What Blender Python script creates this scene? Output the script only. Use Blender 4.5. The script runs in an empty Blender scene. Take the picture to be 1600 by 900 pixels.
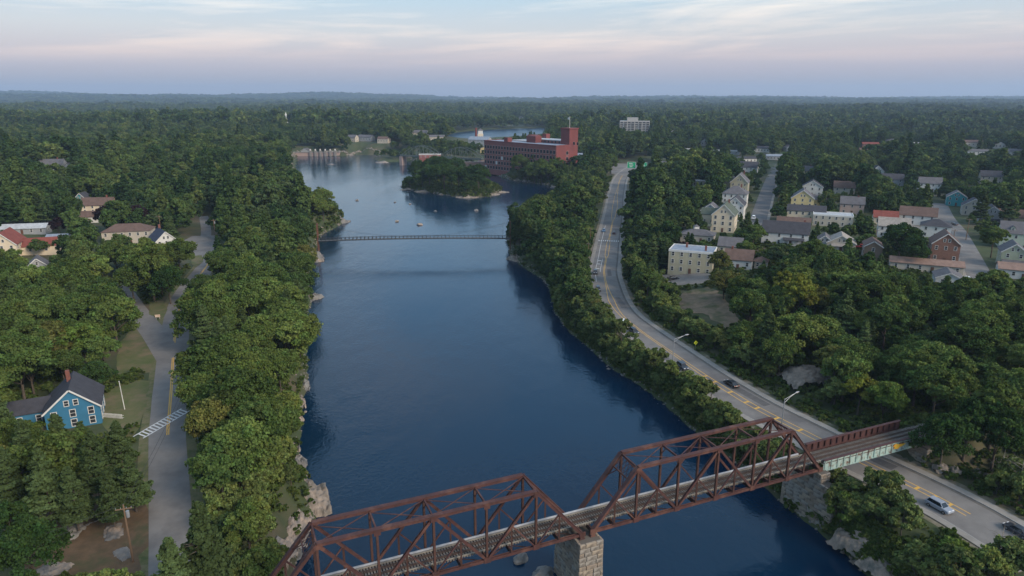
import bpy, bmesh, math, random
import numpy as np
from mathutils import Vector, Matrix
R = math.radians
random.seed(7); rng = np.random.default_rng(7)
sc = bpy.context.scene
COL = sc.collection

# ---------------------------------------------------------------- camera
F, H, HY = 1067.0, 82.0, 151.0            # focal length in photo pixels, camera height, horizon row
PITCH = math.atan((450 - HY) / F)
CP, SP = math.cos(PITCH), math.sin(PITCH)
cam = bpy.data.cameras.new('camera'); cam_o = bpy.data.objects.new('camera', cam); COL.objects.link(cam_o)
cam.sensor_width = 36; cam.lens = 36 * F / 1600
cam.clip_start = 1; cam.clip_end = 60000
cam_o.location = (0, 0, H); cam_o.rotation_euler = (math.pi / 2 - PITCH, 0, 0)
sc.camera = cam_o

# ---------------------------------------------------------------- world, sun, exposure
SUN_EL, SUN_AZ = 30.0, 128.0              # azimuth clockwise from +Y: behind the camera, to the right
w = bpy.data.worlds.new('World'); sc.world = w; w.use_nodes = True
nt = w.node_tree; nt.nodes.clear()
def N(t, **k):
    n = nt.nodes.new(t)
    for a, b in k.items(): setattr(n, a, b)
    return n
out = N('ShaderNodeOutputWorld'); bg = N('ShaderNodeBackground')
sky = N('ShaderNodeTexSky', sky_type='NISHITA', sun_disc=False)
sky.sun_elevation = R(SUN_EL); sky.sun_rotation = R(SUN_AZ); sky.altitude = 100; sky.dust_density = 2.5
tc = N('ShaderNodeTexCoord'); sep = N('ShaderNodeSeparateXYZ')
nt.links.new(tc.outputs['Generated'], sep.inputs[0])
def mth(op, a, b=None, c=None):
    n = N('ShaderNodeMath', operation=op)
    for i, v in enumerate((a, b, c)):
        if v is None: continue
        if isinstance(v, (int, float)): n.inputs[i].default_value = v
        else: nt.links.new(v, n.inputs[i])
    return n.outputs[0]
def mixc(f, a, b, blend='MIX'):
    n = N('ShaderNodeMix', data_type='RGBA', blend_type=blend)
    for i, v in ((0, f), (6, a), (7, b)):
        if isinstance(v, (int, float)): n.inputs[i].default_value = v
        elif isinstance(v, tuple): n.inputs[i].default_value = (*v, 1)
        else: nt.links.new(v, n.inputs[i])
    return n.outputs[2]
def noise(vec, scale, detail=4, rough=.55, dist=0):
    n = N('ShaderNodeTexNoise'); n.inputs['Scale'].default_value = scale; n.inputs['Detail'].default_value = detail
    n.inputs['Roughness'].default_value = rough; n.inputs['Distortion'].default_value = dist
    nt.links.new(vec, n.inputs['Vector']); return n.outputs['Fac']
def mrange(v, a, b, c=0.0, d=1.0):
    n = N('ShaderNodeMapRange'); n.clamp = True
    for i, x in enumerate((a, b, c, d)): n.inputs[i + 1].default_value = x
    nt.links.new(v, n.inputs[0]); return n.outputs[0]
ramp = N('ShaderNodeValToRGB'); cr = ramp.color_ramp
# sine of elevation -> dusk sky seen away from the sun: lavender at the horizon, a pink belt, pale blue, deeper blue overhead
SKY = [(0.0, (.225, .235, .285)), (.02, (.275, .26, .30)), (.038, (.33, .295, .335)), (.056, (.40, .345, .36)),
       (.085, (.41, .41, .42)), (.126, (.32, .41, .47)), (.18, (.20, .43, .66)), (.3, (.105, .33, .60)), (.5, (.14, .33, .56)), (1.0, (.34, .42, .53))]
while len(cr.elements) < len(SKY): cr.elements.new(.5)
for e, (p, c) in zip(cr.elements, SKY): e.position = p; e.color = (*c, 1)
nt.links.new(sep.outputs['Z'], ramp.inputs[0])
# cirrus: flattened noise in the sky plane, drawn out along the horizon
zz = mth('MAXIMUM', sep.outputs['Z'], 0.0)
comb = N('ShaderNodeCombineXYZ')
nt.links.new(mth('MULTIPLY', sep.outputs['X'], 2.2), comb.inputs[0])
nt.links.new(mth('MULTIPLY', sep.outputs['Y'], 2.2), comb.inputs[1])
nt.links.new(mth('ADD', mth('MULTIPLY', zz, 26.0), mth('MULTIPLY', sep.outputs['X'], -1.6)), comb.inputs[2])
c1 = noise(comb.outputs[0], 1.15, 7, .62, .5)
comb2 = N('ShaderNodeCombineXYZ')
nt.links.new(mth('MULTIPLY', sep.outputs['X'], 5.0), comb2.inputs[0])
nt.links.new(mth('MULTIPLY', sep.outputs['Y'], 5.0), comb2.inputs[1])
nt.links.new(mth('MULTIPLY', zz, 95.0), comb2.inputs[2])
c2 = noise(comb2.outputs[0], 1.0, 6, .6, .4)
cm = mth('MULTIPLY', mrange(mth('ADD', mth('MULTIPLY', c1, .7), mth('MULTIPLY', c2, .3)), .46, .63), mrange(zz, .035, .07))
cm = mth('MULTIPLY', cm, mrange(zz, .75, .2, .35, 1.0))
ccol = mixc(mrange(zz, .05, .12), (.62, .46, .40), (.66, .61, .55))
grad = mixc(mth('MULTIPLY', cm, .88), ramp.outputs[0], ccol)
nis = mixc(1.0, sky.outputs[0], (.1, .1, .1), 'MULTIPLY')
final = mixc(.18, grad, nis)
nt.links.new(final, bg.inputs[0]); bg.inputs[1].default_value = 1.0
nt.links.new(bg.outputs[0], out.inputs[0])
sd = bpy.data.lights.new('sun', 'SUN'); sun = bpy.data.objects.new('sun', sd); COL.objects.link(sun)
sd.energy = 2.1; sd.angle = R(22); sd.color = (1, .86, .70)
sun.rotation_euler = (R(90 - SUN_EL), 0, R(180 - SUN_AZ) )
vs = sc.view_settings
vs.view_transform = 'Standard'; vs.look = 'None'; vs.exposure = 0.87; vs.gamma = 1; vs.use_curve_mapping = False
cy = sc.cycles
cy.use_denoising = True; cy.max_bounces = 5; cy.diffuse_bounces = 2; cy.glossy_bounces = 3; cy.transmission_bounces = 3
cy.volume_bounces = 0; cy.transparent_max_bounces = 6; cy.caustics_reflective = False; cy.caustics_refractive = False

# ---------------------------------------------------------------- helpers: photo pixel -> direction -> point at a known height
def P(px, py, z=0.0):
    a = (px - 800) / F; b = (450 - py) / F
    t = (z - H) / (-SP + b * CP)
    return a * t, (CP + b * SP) * t
def Qv(x, y, z):
    f = y * CP - (z - H) * SP; u = y * SP + (z - H) * CP
    return 800 + F * x / f, 450 - F * u / f
def px_poly(l, z): return np.array([P(a, b, z) for a, b in l])
def seg_dist(pts, line, closed=False):
    a = np.asarray(line, float)
    b = np.roll(a, -1, 0) if closed else a[1:]
    a = a if closed else a[:-1]
    d = np.full(len(pts), 1e9)
    for i in range(len(a)):
        ab = b[i] - a[i]; L = max(ab @ ab, 1e-9)
        t = np.clip(((pts - a[i]) @ ab) / L, 0, 1)
        q = pts - (a[i] + t[:, None] * ab)
        d = np.minimum(d, np.hypot(q[:, 0], q[:, 1]))
    return d
def inside(pts, poly):
    p = np.asarray(poly, float); q = np.roll(p, -1, 0); r = np.zeros(len(pts), bool)
    x, y = pts[:, 0], pts[:, 1]
    for (x0, y0), (x1, y1) in zip(p, q):
        if y0 == y1: continue
        c = ((y0 > y) != (y1 > y)) & (x < (x1 - x0) * (y - y0) / (y1 - y0) + x0)
        r ^= c
    return r
def smooth_line(pts, step=3.0):
    p = [np.array(v, float) for v in pts]
    p = [2 * p[0] - p[1]] + p + [2 * p[-1] - p[-2]]
    o = []
    for i in range(1, len(p) - 2):
        n = max(2, int(np.linalg.norm(p[i + 1] - p[i]) / step))
        for k in range(n):
            t = k / n
            o.append(.5 * (2 * p[i] + (p[i + 1] - p[i - 1]) * t + (2 * p[i - 1] - 5 * p[i] + 4 * p[i + 1] - p[i + 2]) * t * t
                           + (3 * p[i] - p[i - 1] - 3 * p[i + 1] + p[i + 2]) * t ** 3))
    o.append(p[-2]); return np.array(o)
def sst(a, b, v):
    t = np.clip((v - a) / (b - a), 0, 1); return t * t * (3 - 2 * t)

# ---------------------------------------------------------------- the lie of the land
ZL, ZR, ZN = 10.0, 7.0, 13.0              # left plateau, river road, neighbourhood on the right
BANK_L = [(455, 900), (470, 845), (505, 785), (470, 745), (462, 715), (466, 680), (470, 640), (478, 600), (478, 560), (474, 500),
          (488, 468), (478, 440), (488, 408), (494, 385), (500, 368), (534, 350), (536, 342), (505, 325), (474, 303), (464, 280), (455, 262), (456, 246),
          (470, 241), (520, 243), (548, 243), (560, 238), (600, 240), (625, 240), (640, 250), (668, 256), (720, 262), (757, 268), (800, 281), (845, 288), (880, 293)]
BANK_R = [(870, 302), (862, 318), (815, 340), (798, 352), (793, 372), (798, 398), (815, 415), (850, 437), (864, 460), (868, 488), (890, 518), (921, 543), (959, 577), (990, 595), (1037, 628), (1079, 668),
          (1150, 722), (1215, 778), (1290, 838), (1340, 882), (1365, 905)]
RIVER = np.vstack([px_poly(BANK_L, 0), px_poly(BANK_R, 0), [(72, 60), (80, -200), (-40, -200), (-36, 60)]])
RIVER2 = px_poly([(690, 214), (715, 207), (760, 203), (850, 200), (848, 208), (815, 216), (745, 220)], 7)
ROAD_R = smooth_line([P(*p, ZR) for p in [(1640, 881), (1513, 805), (1433, 763), (1333, 715), (1267, 681), (1183, 638), (1141, 613), (1102, 588), (1052, 553),
          (1013, 526), (990, 509), (971, 493), (957, 473), (948, 447), (944, 425), (947, 405), (951, 378), (957, 347), (961, 322), (964, 300), (973, 274), (998, 256)]])
ROAD_L = smooth_line([P(*p, ZL) for p in [(270, 905), (268, 830), (264, 740), (262, 680), (265, 640), (268, 600), (271, 550), (275, 510), (281, 480), (292, 455), (316, 425), (326, 410), (326, 398), (318, 385)]])
LANE_L = smooth_line([P(*p, ZL) for p in [(318, 385), (322, 366), (321, 352), (318, 338)]])
DRIVE_L = smooth_line([P(*p, ZL) for p in [(266, 560), (240, 520), (222, 498), (208, 480), (196, 462), (180, 440)]])
LOT_L = px_poly([(284, 378), (300, 369), (336, 368), (338, 382), (330, 398), (308, 402), (296, 395)], ZL)
ST_1 = smooth_line([P(*p, ZN) for p in [(1182, 352), (1190, 325), (1198, 300), (1207, 276), (1216, 255)]], 5)
ST_2 = smooth_line([P(*p, ZN) for p in [(1545, 470), (1531, 432), (1513, 395), (1494, 360), (1478, 340), (1468, 318)]], 5)
ST_3 = smooth_line([P(*p, ZN) for p in [(1415, 352), (1450, 358), (1494, 362)]], 5)
# rail axis through the mid pier: u along the track, n away from the camera
RO = np.array((12.5, 98.6)); RU = np.array((.921, .3895)); RN = np.array((-.3895, .921))
def rail(s, n): return RO + RU * s + RN * n
RAIL_E = np.array([rail(79.5, 2.6), rail(130, 2.6), rail(240, 2.6)]); RAIL_W = np.array([rail(-54, 2.6), rail(-90, 2.6), rail(-200, 2.6)])
ISLAND = px_poly([(627, 294), (632, 286), (660, 280), (720, 276), (755, 284), (786, 299), (762, 308), (725, 309), (690, 304), (650, 298)], 0)
ISLE2 = px_poly([(583, 249), (600, 246), (640, 247), (650, 251), (620, 253), (598, 253)], 0)
def vnoise(x, y, s, seed):
    r = np.random.default_rng(seed).random((64, 64)); x = x / s; y = y / s
    i = np.floor(x).astype(int); j = np.floor(y).astype(int); u = x - i; v = y - j
    u = u * u * (3 - 2 * u); v = v * v * (3 - 2 * v)
    g = lambda a, b: r[a % 64, b % 64]
    return (g(i, j) * (1 - u) + g(i + 1, j) * u) * (1 - v) + (g(i, j + 1) * (1 - u) + g(i + 1, j + 1) * u) * v
RIVER_CX = np.array([(0, -400), (8, 60), (0, 130), (-15, 220), (-45, 350), (-55, 500), (-30, 620), (0, 680), (40, 760), (60, 1000)])
def water_dist(p):
    d = seg_dist(p, RIVER, True); d = np.where(inside(p, RIVER), -d, d)
    for isl in (ISLAND, ISLE2):
        e = seg_dist(p, isl, True); e = np.where(inside(p, isl), e, -e)
        d = np.where(d < 0, np.maximum(d, e), d)
    e = seg_dist(p, RIVER2, True); e = np.where(inside(p, RIVER2), -e, e)
    return d, e
def side(p):                               # >0 left bank, <0 right bank
    cx = np.interp(p[:, 1], RIVER_CX[:, 1], RIVER_CX[:, 0]); return cx - p[:, 0]
def hv(x, y):
    p = np.stack([np.asarray(x, float).ravel(), np.asarray(y, float).ravel()], 1)
    d, e = water_dist(p); s = side(p); X, Y = p[:, 0], p[:, 1]
    dl = seg_dist(p, ROAD_L); dr = seg_dist(p, ROAD_R)
    und = vnoise(X, Y, 90, 1) - .5; big = vnoise(X, Y, 700, 2) - .5
    far = sst(300, 1500, np.hypot(X, Y))
    left = ZL + 9 * sst(90, 380, s) + und * 2.5 * sst(10, 40, dl) + big * 26 * far
    right = ZR + (ZN - ZR) * sst(13, 60, dr) * (Y < 620) + und * 1.2 * sst(14, 40, dr) + big * 18 * far
    right = np.where((dr < 60) & (s > -60) & (Y > 600), ZR, right)
    land = np.where(s > 0, left, right)
    k = sst(700, 1000, Y)                   # above the falls both banks run together
    land = land * (1 - k) + (11 + big * 26 * far + und * 3) * k
    # distant ridges
    r = np.hypot(X, Y)
    land = land + 105 * sst(5200, 9800, r) * (.25 + vnoise(X, Y, 2600, 5)) * (.55 + .45 * sst(500, -4500, X)) + 14 * sst(2500, 5000, r) * (vnoise(X, Y, 1300, 8) - .4)
    # island heights
    isl = inside(p, ISLAND) | inside(p, ISLE2)
    land = np.where(isl, 3.4, land)
    for ln, z, w0, w1 in ((ROAD_L, ZL, 7, 16), (ROAD_R, ZR, 9, 17), (DRIVE_L, ZL, 5, 12), (LANE_L, ZL, 5, 12), (ST_1, ZN, 6, 14), (ST_2, ZN, 6, 14), (ST_3, ZN, 6, 14)):
        q = seg_dist(p, ln); f = sst(w1, w0, q); land = land * (1 - f) + z * f
    for ln in (RAIL_E, RAIL_W):
        q = seg_dist(p, ln); f = sst(9, 3.4, q) * sst(9.5, 13, dr); land = land * (1 - f) + 12.4 * f
    q = np.where(inside(p, LOT_L), 0, seg_dist(p, LOT_L, True)); f = sst(10, 3, q); land = land * (1 - f) + ZL * f
    wb = np.where(s > 0, 9.0, 10.0) * (.75 + .5 * vnoise(X, Y, 14, 3)); wb = np.where(isl, 7, wb)
    t = np.clip(d / wb, 0, 1)
    g = np.where(d > 0, .05 + (land - .05) * (1 - (1 - t) ** 2.0), np.maximum(-3.0, d * .6 - .05))
    q = sst(11.5, 8.6, dr) * (d > 0); g = g * (1 - q) + ZR * q
    q = sst(9, 6.6, dl) * (d > 0); g = g * (1 - q) + ZL * q
    g = np.where(e < 0, np.maximum(4.5, 6.9 + e * .3), np.where(e < 60, 7.1 + (g - 7.1) * sst(0, 60, e), g))
    return g
def h1(x, y): return float(hv([x], [y])[0])
def G(px, py):
    z = 10.0
    for _ in range(25):
        x, y = P(px, py, z); z = .5 * z + .5 * float(terrain_z(x, y))
    return x, y, float(terrain_z(x, y))

# ---------------------------------------------------------------- materials (procedural)
MATS = {}
def mat(name, c, rough=.8, c2=None, scale=1.0, bump=0.0, bscale=8.0, metal=0.0, spec=.3, detail=5, lo=.35, hi=.65, coord='Object', c3=None, s3=.1, stretch=None):
    if name in MATS: return MATS[name]
    m = bpy.data.materials.new(name); m.use_nodes = True; t = m.node_tree; b = t.nodes['Principled BSDF']
    b.inputs['Base Color'].default_value = (*c, 1); b.inputs['Roughness'].default_value = rough
    b.inputs['Metallic'].default_value = metal; b.inputs['Specular IOR Level'].default_value = spec
    if c2 or bump:
        co = t.nodes.new('ShaderNodeTexCoord').outputs[coord] if coord != 'World' else t.nodes.new('ShaderNodeNewGeometry').outputs['Position']
        if stretch:
            mp = t.nodes.new('ShaderNodeMapping'); mp.inputs['Scale'].default_value = stretch; t.links.new(co, mp.inputs[0]); co = mp.outputs[0]
        def nz(s, dt):
            n = t.nodes.new('ShaderNodeTexNoise'); n.inputs['Scale'].default_value = s; n.inputs['Detail'].default_value = dt; n.inputs['Roughness'].default_value = .62
            t.links.new(co, n.inputs['Vector']); return n.outputs['Fac']
        def mx(f, a, bb, l, u):
            mr = t.nodes.new('ShaderNodeMapRange'); mr.inputs[1].default_value = l; mr.inputs[2].default_value = u; t.links.new(f, mr.inputs[0])
            n = t.nodes.new('ShaderNodeMix'); n.data_type = 'RGBA'; t.links.new(mr.outputs[0], n.inputs[0])
            if isinstance(a, tuple): n.inputs[6].default_value = (*a, 1)
            else: t.links.new(a, n.inputs[6])
            n.inputs[7].default_value = (*bb, 1); return n.outputs[2]
        if c2:
            o = mx(nz(scale, detail), c, c2, lo, hi)
            if c3: o = mx(nz(s3, 4), o, c3, .5, .68)
            t.links.new(o, b.inputs['Base Color'])
        if bump:
            bp = t.nodes.new('ShaderNodeBump'); bp.inputs['Strength'].default_value = bump; bp.inputs['Distance'].default_value = .3
            t.links.new(nz(bscale, 5), bp.inputs['Height']); t.links.new(bp.outputs[0], b.inputs['Normal'])
    MATS[name] = m; return m
def leaf_mat(name, cols=None, trans=.25):
    """foliage: tint per tree (object colour, or drawn from cols for scattered copies), tone per clump from the mesh"""
    m = bpy.data.materials.new(name); m.use_nodes = True; t = m.node_tree; t.nodes.clear()
    o = t.nodes.new('ShaderNodeOutputMaterial'); oi = t.nodes.new('ShaderNodeObjectInfo')
    if cols:
        rp = t.nodes.new('ShaderNodeValToRGB'); el = rp.color_ramp.elements
        while len(el) < len(cols): el.new(.5)
        for i, c in enumerate(cols): el[i].position = i / (len(cols) - 1); el[i].color = (*c, 1)
        t.links.new(oi.outputs['Random'], rp.inputs[0]); base = rp.outputs[0]
    else: base = oi.outputs['Color']
    at = t.nodes.new('ShaderNodeAttribute'); at.attribute_name = 'tone'
    mu = t.nodes.new('ShaderNodeMix'); mu.data_type = 'RGBA'; mu.blend_type = 'MULTIPLY'; mu.inputs[0].default_value = 1
    t.links.new(base, mu.inputs[6]); t.links.new(at.outputs['Color'], mu.inputs[7])
    d = t.nodes.new('ShaderNodeBsdfDiffuse'); tr = t.nodes.new('ShaderNodeBsdfTranslucent'); ms = t.nodes.new('ShaderNodeMixShader')
    ms.inputs[0].default_value = trans
    t.links.new(mu.outputs[2], d.inputs[0]); t.links.new(mu.outputs[2], tr.inputs[0])
    t.links.new(d.outputs[0], ms.inputs[1]); t.links.new(tr.outputs[0], ms.inputs[2]); t.links.new(ms.outputs[0], o.inputs[0])
    return m

# ---------------------------------------------------------------- mesh and object helpers
class MB:
    def __init__(s): s.v = []; s.f = []
    def add(s, vs, fs):
        k = len(s.v); s.v += [tuple(v) for v in vs]; s.f += [tuple(i + k for i in f) for f in fs]; return s
    def box(s, x0, y0, z0, x1, y1, z1):
        return s.add([(x0, y0, z0), (x1, y0, z0), (x1, y1, z0), (x0, y1, z0), (x0, y0, z1), (x1, y0, z1), (x1, y1, z1), (x0, y1, z1)],
                     [(0, 3, 2, 1), (4, 5, 6, 7), (0, 1, 5, 4), (1, 2, 6, 5), (2, 3, 7, 6), (3, 0, 4, 7)])
    def beam(s, p, q, wd, ht, up=(0, 0, 1)):
        p, q = Vector(p), Vector(q); d = (q - p).normalized(); up = Vector(up)
        if abs(d.dot(up)) > .98: up = Vector((1, 0, 0)) if abs(d.x) < .9 else Vector((0, 1, 0))
        a = d.cross(up).normalized(); b = a.cross(d).normalized(); a *= wd / 2; b *= ht / 2
        return s.add([p - a - b, p + a - b, p + a + b, p - a + b, q - a - b, q + a - b, q + a + b, q - a + b],
                     [(0, 3, 2, 1), (4, 5, 6, 7), (0, 1, 5, 4), (1, 2, 6, 5), (2, 3, 7, 6), (3, 0, 4, 7)])
    def tube(s, pts, rad, n=8, caps=True):
        pts = [Vector(p) for p in pts]; rad = rad if isinstance(rad, (list, tuple)) else [rad] * len(pts); k = len(s.v)
        for i, p in enumerate(pts):
            d = (pts[min(i + 1, len(pts) - 1)] - pts[max(i - 1, 0)]).normalized()
            a = d.cross(Vector((0, 0, 1)));
            if a.length < .05: a = Vector((1, 0, 0))
            a.normalize(); b = d.cross(a).normalized()
            for j in range(n):
                t = 2 * math.pi * j / n; s.v.append(tuple(p + (a * math.cos(t) + b * math.sin(t)) * rad[i]))
        for i in range(len(pts) - 1):
            for j in range(n):
                s.f.append((k + i * n + j, k + i * n + (j + 1) % n, k + (i + 1) * n + (j + 1) % n, k + (i + 1) * n + j))
        if caps: s.f.append(tuple(k + j for j in reversed(range(n)))); s.f.append(tuple(k + (len(pts) - 1) * n + j for j in range(n)))
        return s
    def prism(s, prof, y0, y1, axis='y'):   # profile in (a, z), extruded along the other horizontal axis
        n = len(prof); mk = (lambda a, z, t: (a, t, z)) if axis == 'y' else (lambda a, z, t: (t, a, z))
        return s.add([mk(a, z, y0) for a, z in prof] + [mk(a, z, y1) for a, z in prof],
                     [tuple(range(n)), tuple(reversed(range(n, 2 * n)))] + [(i, i + n, (i + 1) % n + n, (i + 1) % n) for i in range(n)])
    def mesh(s, name, m, smooth=False):
        me = bpy.data.meshes.new(name); me.from_pydata(s.v, [], s.f); me.update()
        if m: me.materials.append(m)
        bm = bmesh.new(); bm.from_mesh(me); bmesh.ops.recalc_face_normals(bm, faces=bm.faces); bm.to_mesh(me); bm.free()
        if smooth: me.polygons.foreach_set('use_smooth', [True] * len(me.polygons))
        return me
    def build(s, name, m, parent=None, smooth=False): return link(name, s.mesh(name, m, smooth), parent)
def link(name, me, parent=None, loc=None, rot=None):
    o = bpy.data.objects.new(name, me); COL.objects.link(o)
    if parent: o.parent = parent
    if loc is not None: o.location = loc
    if rot is not None: o.rotation_euler = (0, 0, rot) if isinstance(rot, (int, float)) else rot
    return o
def tag(o, label, cat, group=None):
    o['label'] = label; o['category'] = cat
    if group: o['group'] = group
    return o
def thing(name, label, cat, loc=(0, 0, 0), rot=0.0, group=None):
    return tag(link(name, None, None, loc, rot), label, cat, group)
def kind(o, k): o['kind'] = k; return o
def np_mesh(name, V, Fq, m, smooth=False):
    me = bpy.data.meshes.new(name); V = np.asarray(V, np.float32); Fq = np.asarray(Fq, np.int32)
    me.vertices.add(len(V)); me.vertices.foreach_set('co', V.ravel())
    k = Fq.shape[1]; me.loops.add(Fq.size); me.loops.foreach_set('vertex_index', Fq.ravel())
    me.polygons.add(len(Fq)); me.polygons.foreach_set('loop_start', np.arange(0, Fq.size, k, dtype=np.int32))
    me.update(calc_edges=True); me.validate()
    if m: me.materials.append(m)
    if smooth: me.polygons.foreach_set('use_smooth', np.ones(len(Fq), bool))
    return me
# ================================================================ SETTING
def axis(lo, hi, step, ext_lo, ext_hi, g=1.09):
    a = list(np.arange(lo, hi + .1, step)); d = step
    while a[-1] < ext_hi: d *= g; a.append(a[-1] + d)
    d = step
    while a[0] > ext_lo: d *= g; a.insert(0, a[0] - d)
    return np.array(a)
GX = axis(-180, 190, 2.2, -16000, 16000); GY = axis(50, 400, 2.2, -600, 15500, 1.035)
XX, YY = np.meshgrid(GX, GY); ZZ = hv(XX, YY).reshape(XX.shape)
nx, ny = len(GX), len(GY); idx = np.arange(nx * ny).reshape(ny, nx)
quads = np.stack([idx[:-1, :-1], idx[:-1, 1:], idx[1:, 1:], idx[1:, :-1]], -1).reshape(-1, 4)
m_ground = mat('forest floor and grass', (.035, .05, .02), .95, (.06, .075, .03), .09, .4, .8, coord='World', c3=(.10, .08, .05), s3=.035)
ground = kind(link('ground', np_mesh('ground', np.stack([XX, YY, ZZ], -1).reshape(-1, 3), quads, m_ground, True)), 'structure')

def terrain_z(x, y):
    """height of the ground sheet itself (bilinear), so that things sit on what is drawn"""
    x = np.asarray(x, float); y = np.asarray(y, float)
    i = np.clip(np.searchsorted(GX, x) - 1, 0, nx - 2); j = np.clip(np.searchsorted(GY, y) - 1, 0, ny - 2)
    u = (x - GX[i]) / (GX[i + 1] - GX[i]); v = (y - GY[j]) / (GY[j + 1] - GY[j])
    return (ZZ[j, i] * (1 - u) + ZZ[j, i + 1] * u) * (1 - v) + (ZZ[j + 1, i] * (1 - u) + ZZ[j + 1, i + 1] * u) * v

# water: rippled, with smoother and rougher patches where the current runs
def water_mat(name, rough, bump):
    m = bpy.data.materials.new(name); m.use_nodes = True; t = m.node_tree; b = t.nodes['Principled BSDF']
    b.inputs['Base Color'].default_value = (.001, .017, .042, 1); b.inputs['Roughness'].default_value = rough; b.inputs['IOR'].default_value = 1.33
    g = t.nodes.new('ShaderNodeNewGeometry')
    def nz(scale, stretch, detail=3, rot=0.0):
        mp = t.nodes.new('ShaderNodeMapping'); mp.inputs['Scale'].default_value = stretch; mp.inputs['Rotation'].default_value = (0, 0, rot)
        t.links.new(g.outputs['Position'], mp.inputs[0]); n = t.nodes.new('ShaderNodeTexNoise'); n.inputs['Scale'].default_value = scale; n.inputs['Detail'].default_value = detail
        n.inputs['Distortion'].default_value = .4
        t.links.new(mp.outputs[0], n.inputs['Vector']); return n.outputs['Fac']
    def M(op, a, c):
        n = t.nodes.new('ShaderNodeMath'); n.operation = op
        for i, v in enumerate((a, c)):
            if isinstance(v, (int, float)): n.inputs[i].default_value = v
            else: t.links.new(v, n.inputs[i])
        return n.outputs[0]
    rip = nz(1.1, (1, .8, 1), 3); wave = nz(.16, (1, .55, 1), 4, .4); patch = nz(.02, (1, .3, 1), 5, .25)
    pr = t.nodes.new('ShaderNodeMapRange'); pr.inputs[1].default_value = .38; pr.inputs[2].default_value = .66; pr.inputs[3].default_value = .12; pr.inputs[4].default_value = 1.15
    t.links.new(patch, pr.inputs[0])
    hgt = M('MULTIPLY', M('ADD', M('MULTIPLY', rip, .10), M('MULTIPLY', wave, .32)), pr.outputs[0])
    bp = t.nodes.new('ShaderNodeBump'); bp.inputs['Strength'].default_value = bump; bp.inputs['Distance'].default_value = 1.0
    t.links.new(hgt, bp.inputs['Height']); t.links.new(bp.outputs[0], b.inputs['Normal'])
    return m
M_WATER = water_mat('river water', .12, .85); M_WATER2 = water_mat('wind-ruffled water', .3, .6)
MB().add([(-420, -300, 0), (260, -300, 0), (260, 1010, 0), (-420, 1010, 0)], [(0, 1, 2, 3)]).build('river', M_WATER)['kind'] = 'structure'
r2 = RIVER2.mean(0) + (RIVER2 - RIVER2.mean(0)) * 1.15
MB().add([(x, y, 6.95) for x, y in r2], [tuple(range(len(r2)))]).build('upper_river', M_WATER2)['kind'] = 'structure'

# roads and other sheets laid on the ground
def strip(name, line, a, b, dz, m, parent=None, kd='structure', i0=0, i1=None, zf=None):
    L = line[i0:i1]; T = np.gradient(L, axis=0); T /= np.linalg.norm(T, axis=1)[:, None]; Nn = np.stack([T[:, 1], -T[:, 0]], 1)   # to the right
    k = max(2, int(np.max(np.abs(np.asarray(b) - np.asarray(a))) / 2.2) + 1); V = []; Fs = []
    av = a if hasattr(a, '__len__') else np.full(len(L), a); bv = b if hasattr(b, '__len__') else np.full(len(L), b)
    for i in range(len(L)):
        for j in range(k):
            t = j / (k - 1); p = L[i] + Nn[i] * (av[i] * (1 - t) + bv[i] * t)
            V.append((p[0], p[1], (zf if zf is not None else 0) + dz))
    V = np.array(V)
    if zf is None: V[:, 2] += terrain_z(V[:, 0], V[:, 1])
    for i in range(len(L) - 1):
        for j in range(k - 1): Fs.append((i * k + j, i * k + j + 1, (i + 1) * k + j + 1, (i + 1) * k + j))
    o = link(name, np_mesh(name, V, Fs, m), parent)
    if kd: o['kind'] = kd
    return o
def patch(name, poly, dz, m, kd='structure', zf=None, step=2.0):
    poly = np.asarray(poly); bm = bmesh.new(); bm.faces.new([bm.verts.new((x, y, 0)) for x, y in poly])
    bmesh.ops.triangulate(bm, faces=bm.faces)
    for _ in range(5):
        es = [e for e in bm.edges if e.calc_length() > step * 1.6]
        if not es: break
        bmesh.ops.subdivide_edges(bm, edges=es, cuts=1); bmesh.ops.triangulate(bm, faces=bm.faces)
    for v in bm.verts: v.co.z = (float(terrain_z(v.co.x, v.co.y)) if zf is None else zf) + dz
    bmesh.ops.recalc_face_normals(bm, faces=bm.faces)
    me = bpy.data.meshes.new(name); bm.to_mesh(me); bm.free(); me.materials.append(m)
    o = link(name, me); o['kind'] = kd; return o
def wobble(poly, amp, seed, step=3.0):
    r = random.Random(seed); o = []
    n = len(poly)
    for i in range(n):
        a, b = np.array(poly[i]), np.array(poly[(i + 1) % n]); k = max(1, int(np.linalg.norm(b - a) / step))
        for j in range(k): o.append(a + (b - a) * j / k + np.array((r.uniform(-amp, amp), r.uniform(-amp, amp))))
    return np.array(o)
m_asph = mat('worn asphalt', (.155, .145, .135), .85, (.195, .182, .17), .3, .15, 6, coord='World', c3=(.12, .112, .108), s3=.09, detail=8)
m_asph2 = mat('dark asphalt', (.10, .098, .098), .85, (.13, .125, .122), .3, .15, 6, coord='World')
m_walk = mat('concrete pavement', (.27, .25, .225), .9, (.21, .195, .175), .5, .1, 6, coord='World')
m_shld = mat('gravel shoulder', (.20, .17, .13), .95, (.12, .11, .07), .7, .3, 5, coord='World', c3=(.07, .08, .035), s3=.2)
m_verge = mat('dry grass verge', (.10, .105, .04), .95, (.15, .13, .075), .6, .3, 5, coord='World', c3=(.06, .08, .028), s3=.25)
m_lawn = mat('mown lawn', (.075, .095, .03), .95, (.12, .11, .05), .25, .2, 4, coord='World', c3=(.16, .12, .07), s3=.15)
m_dirt = mat('bare dirt', (.25, .175, .115), .95, (.15, .115, .07), .35, .3, 4, coord='World', c3=(.07, .08, .03), s3=.14)
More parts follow.
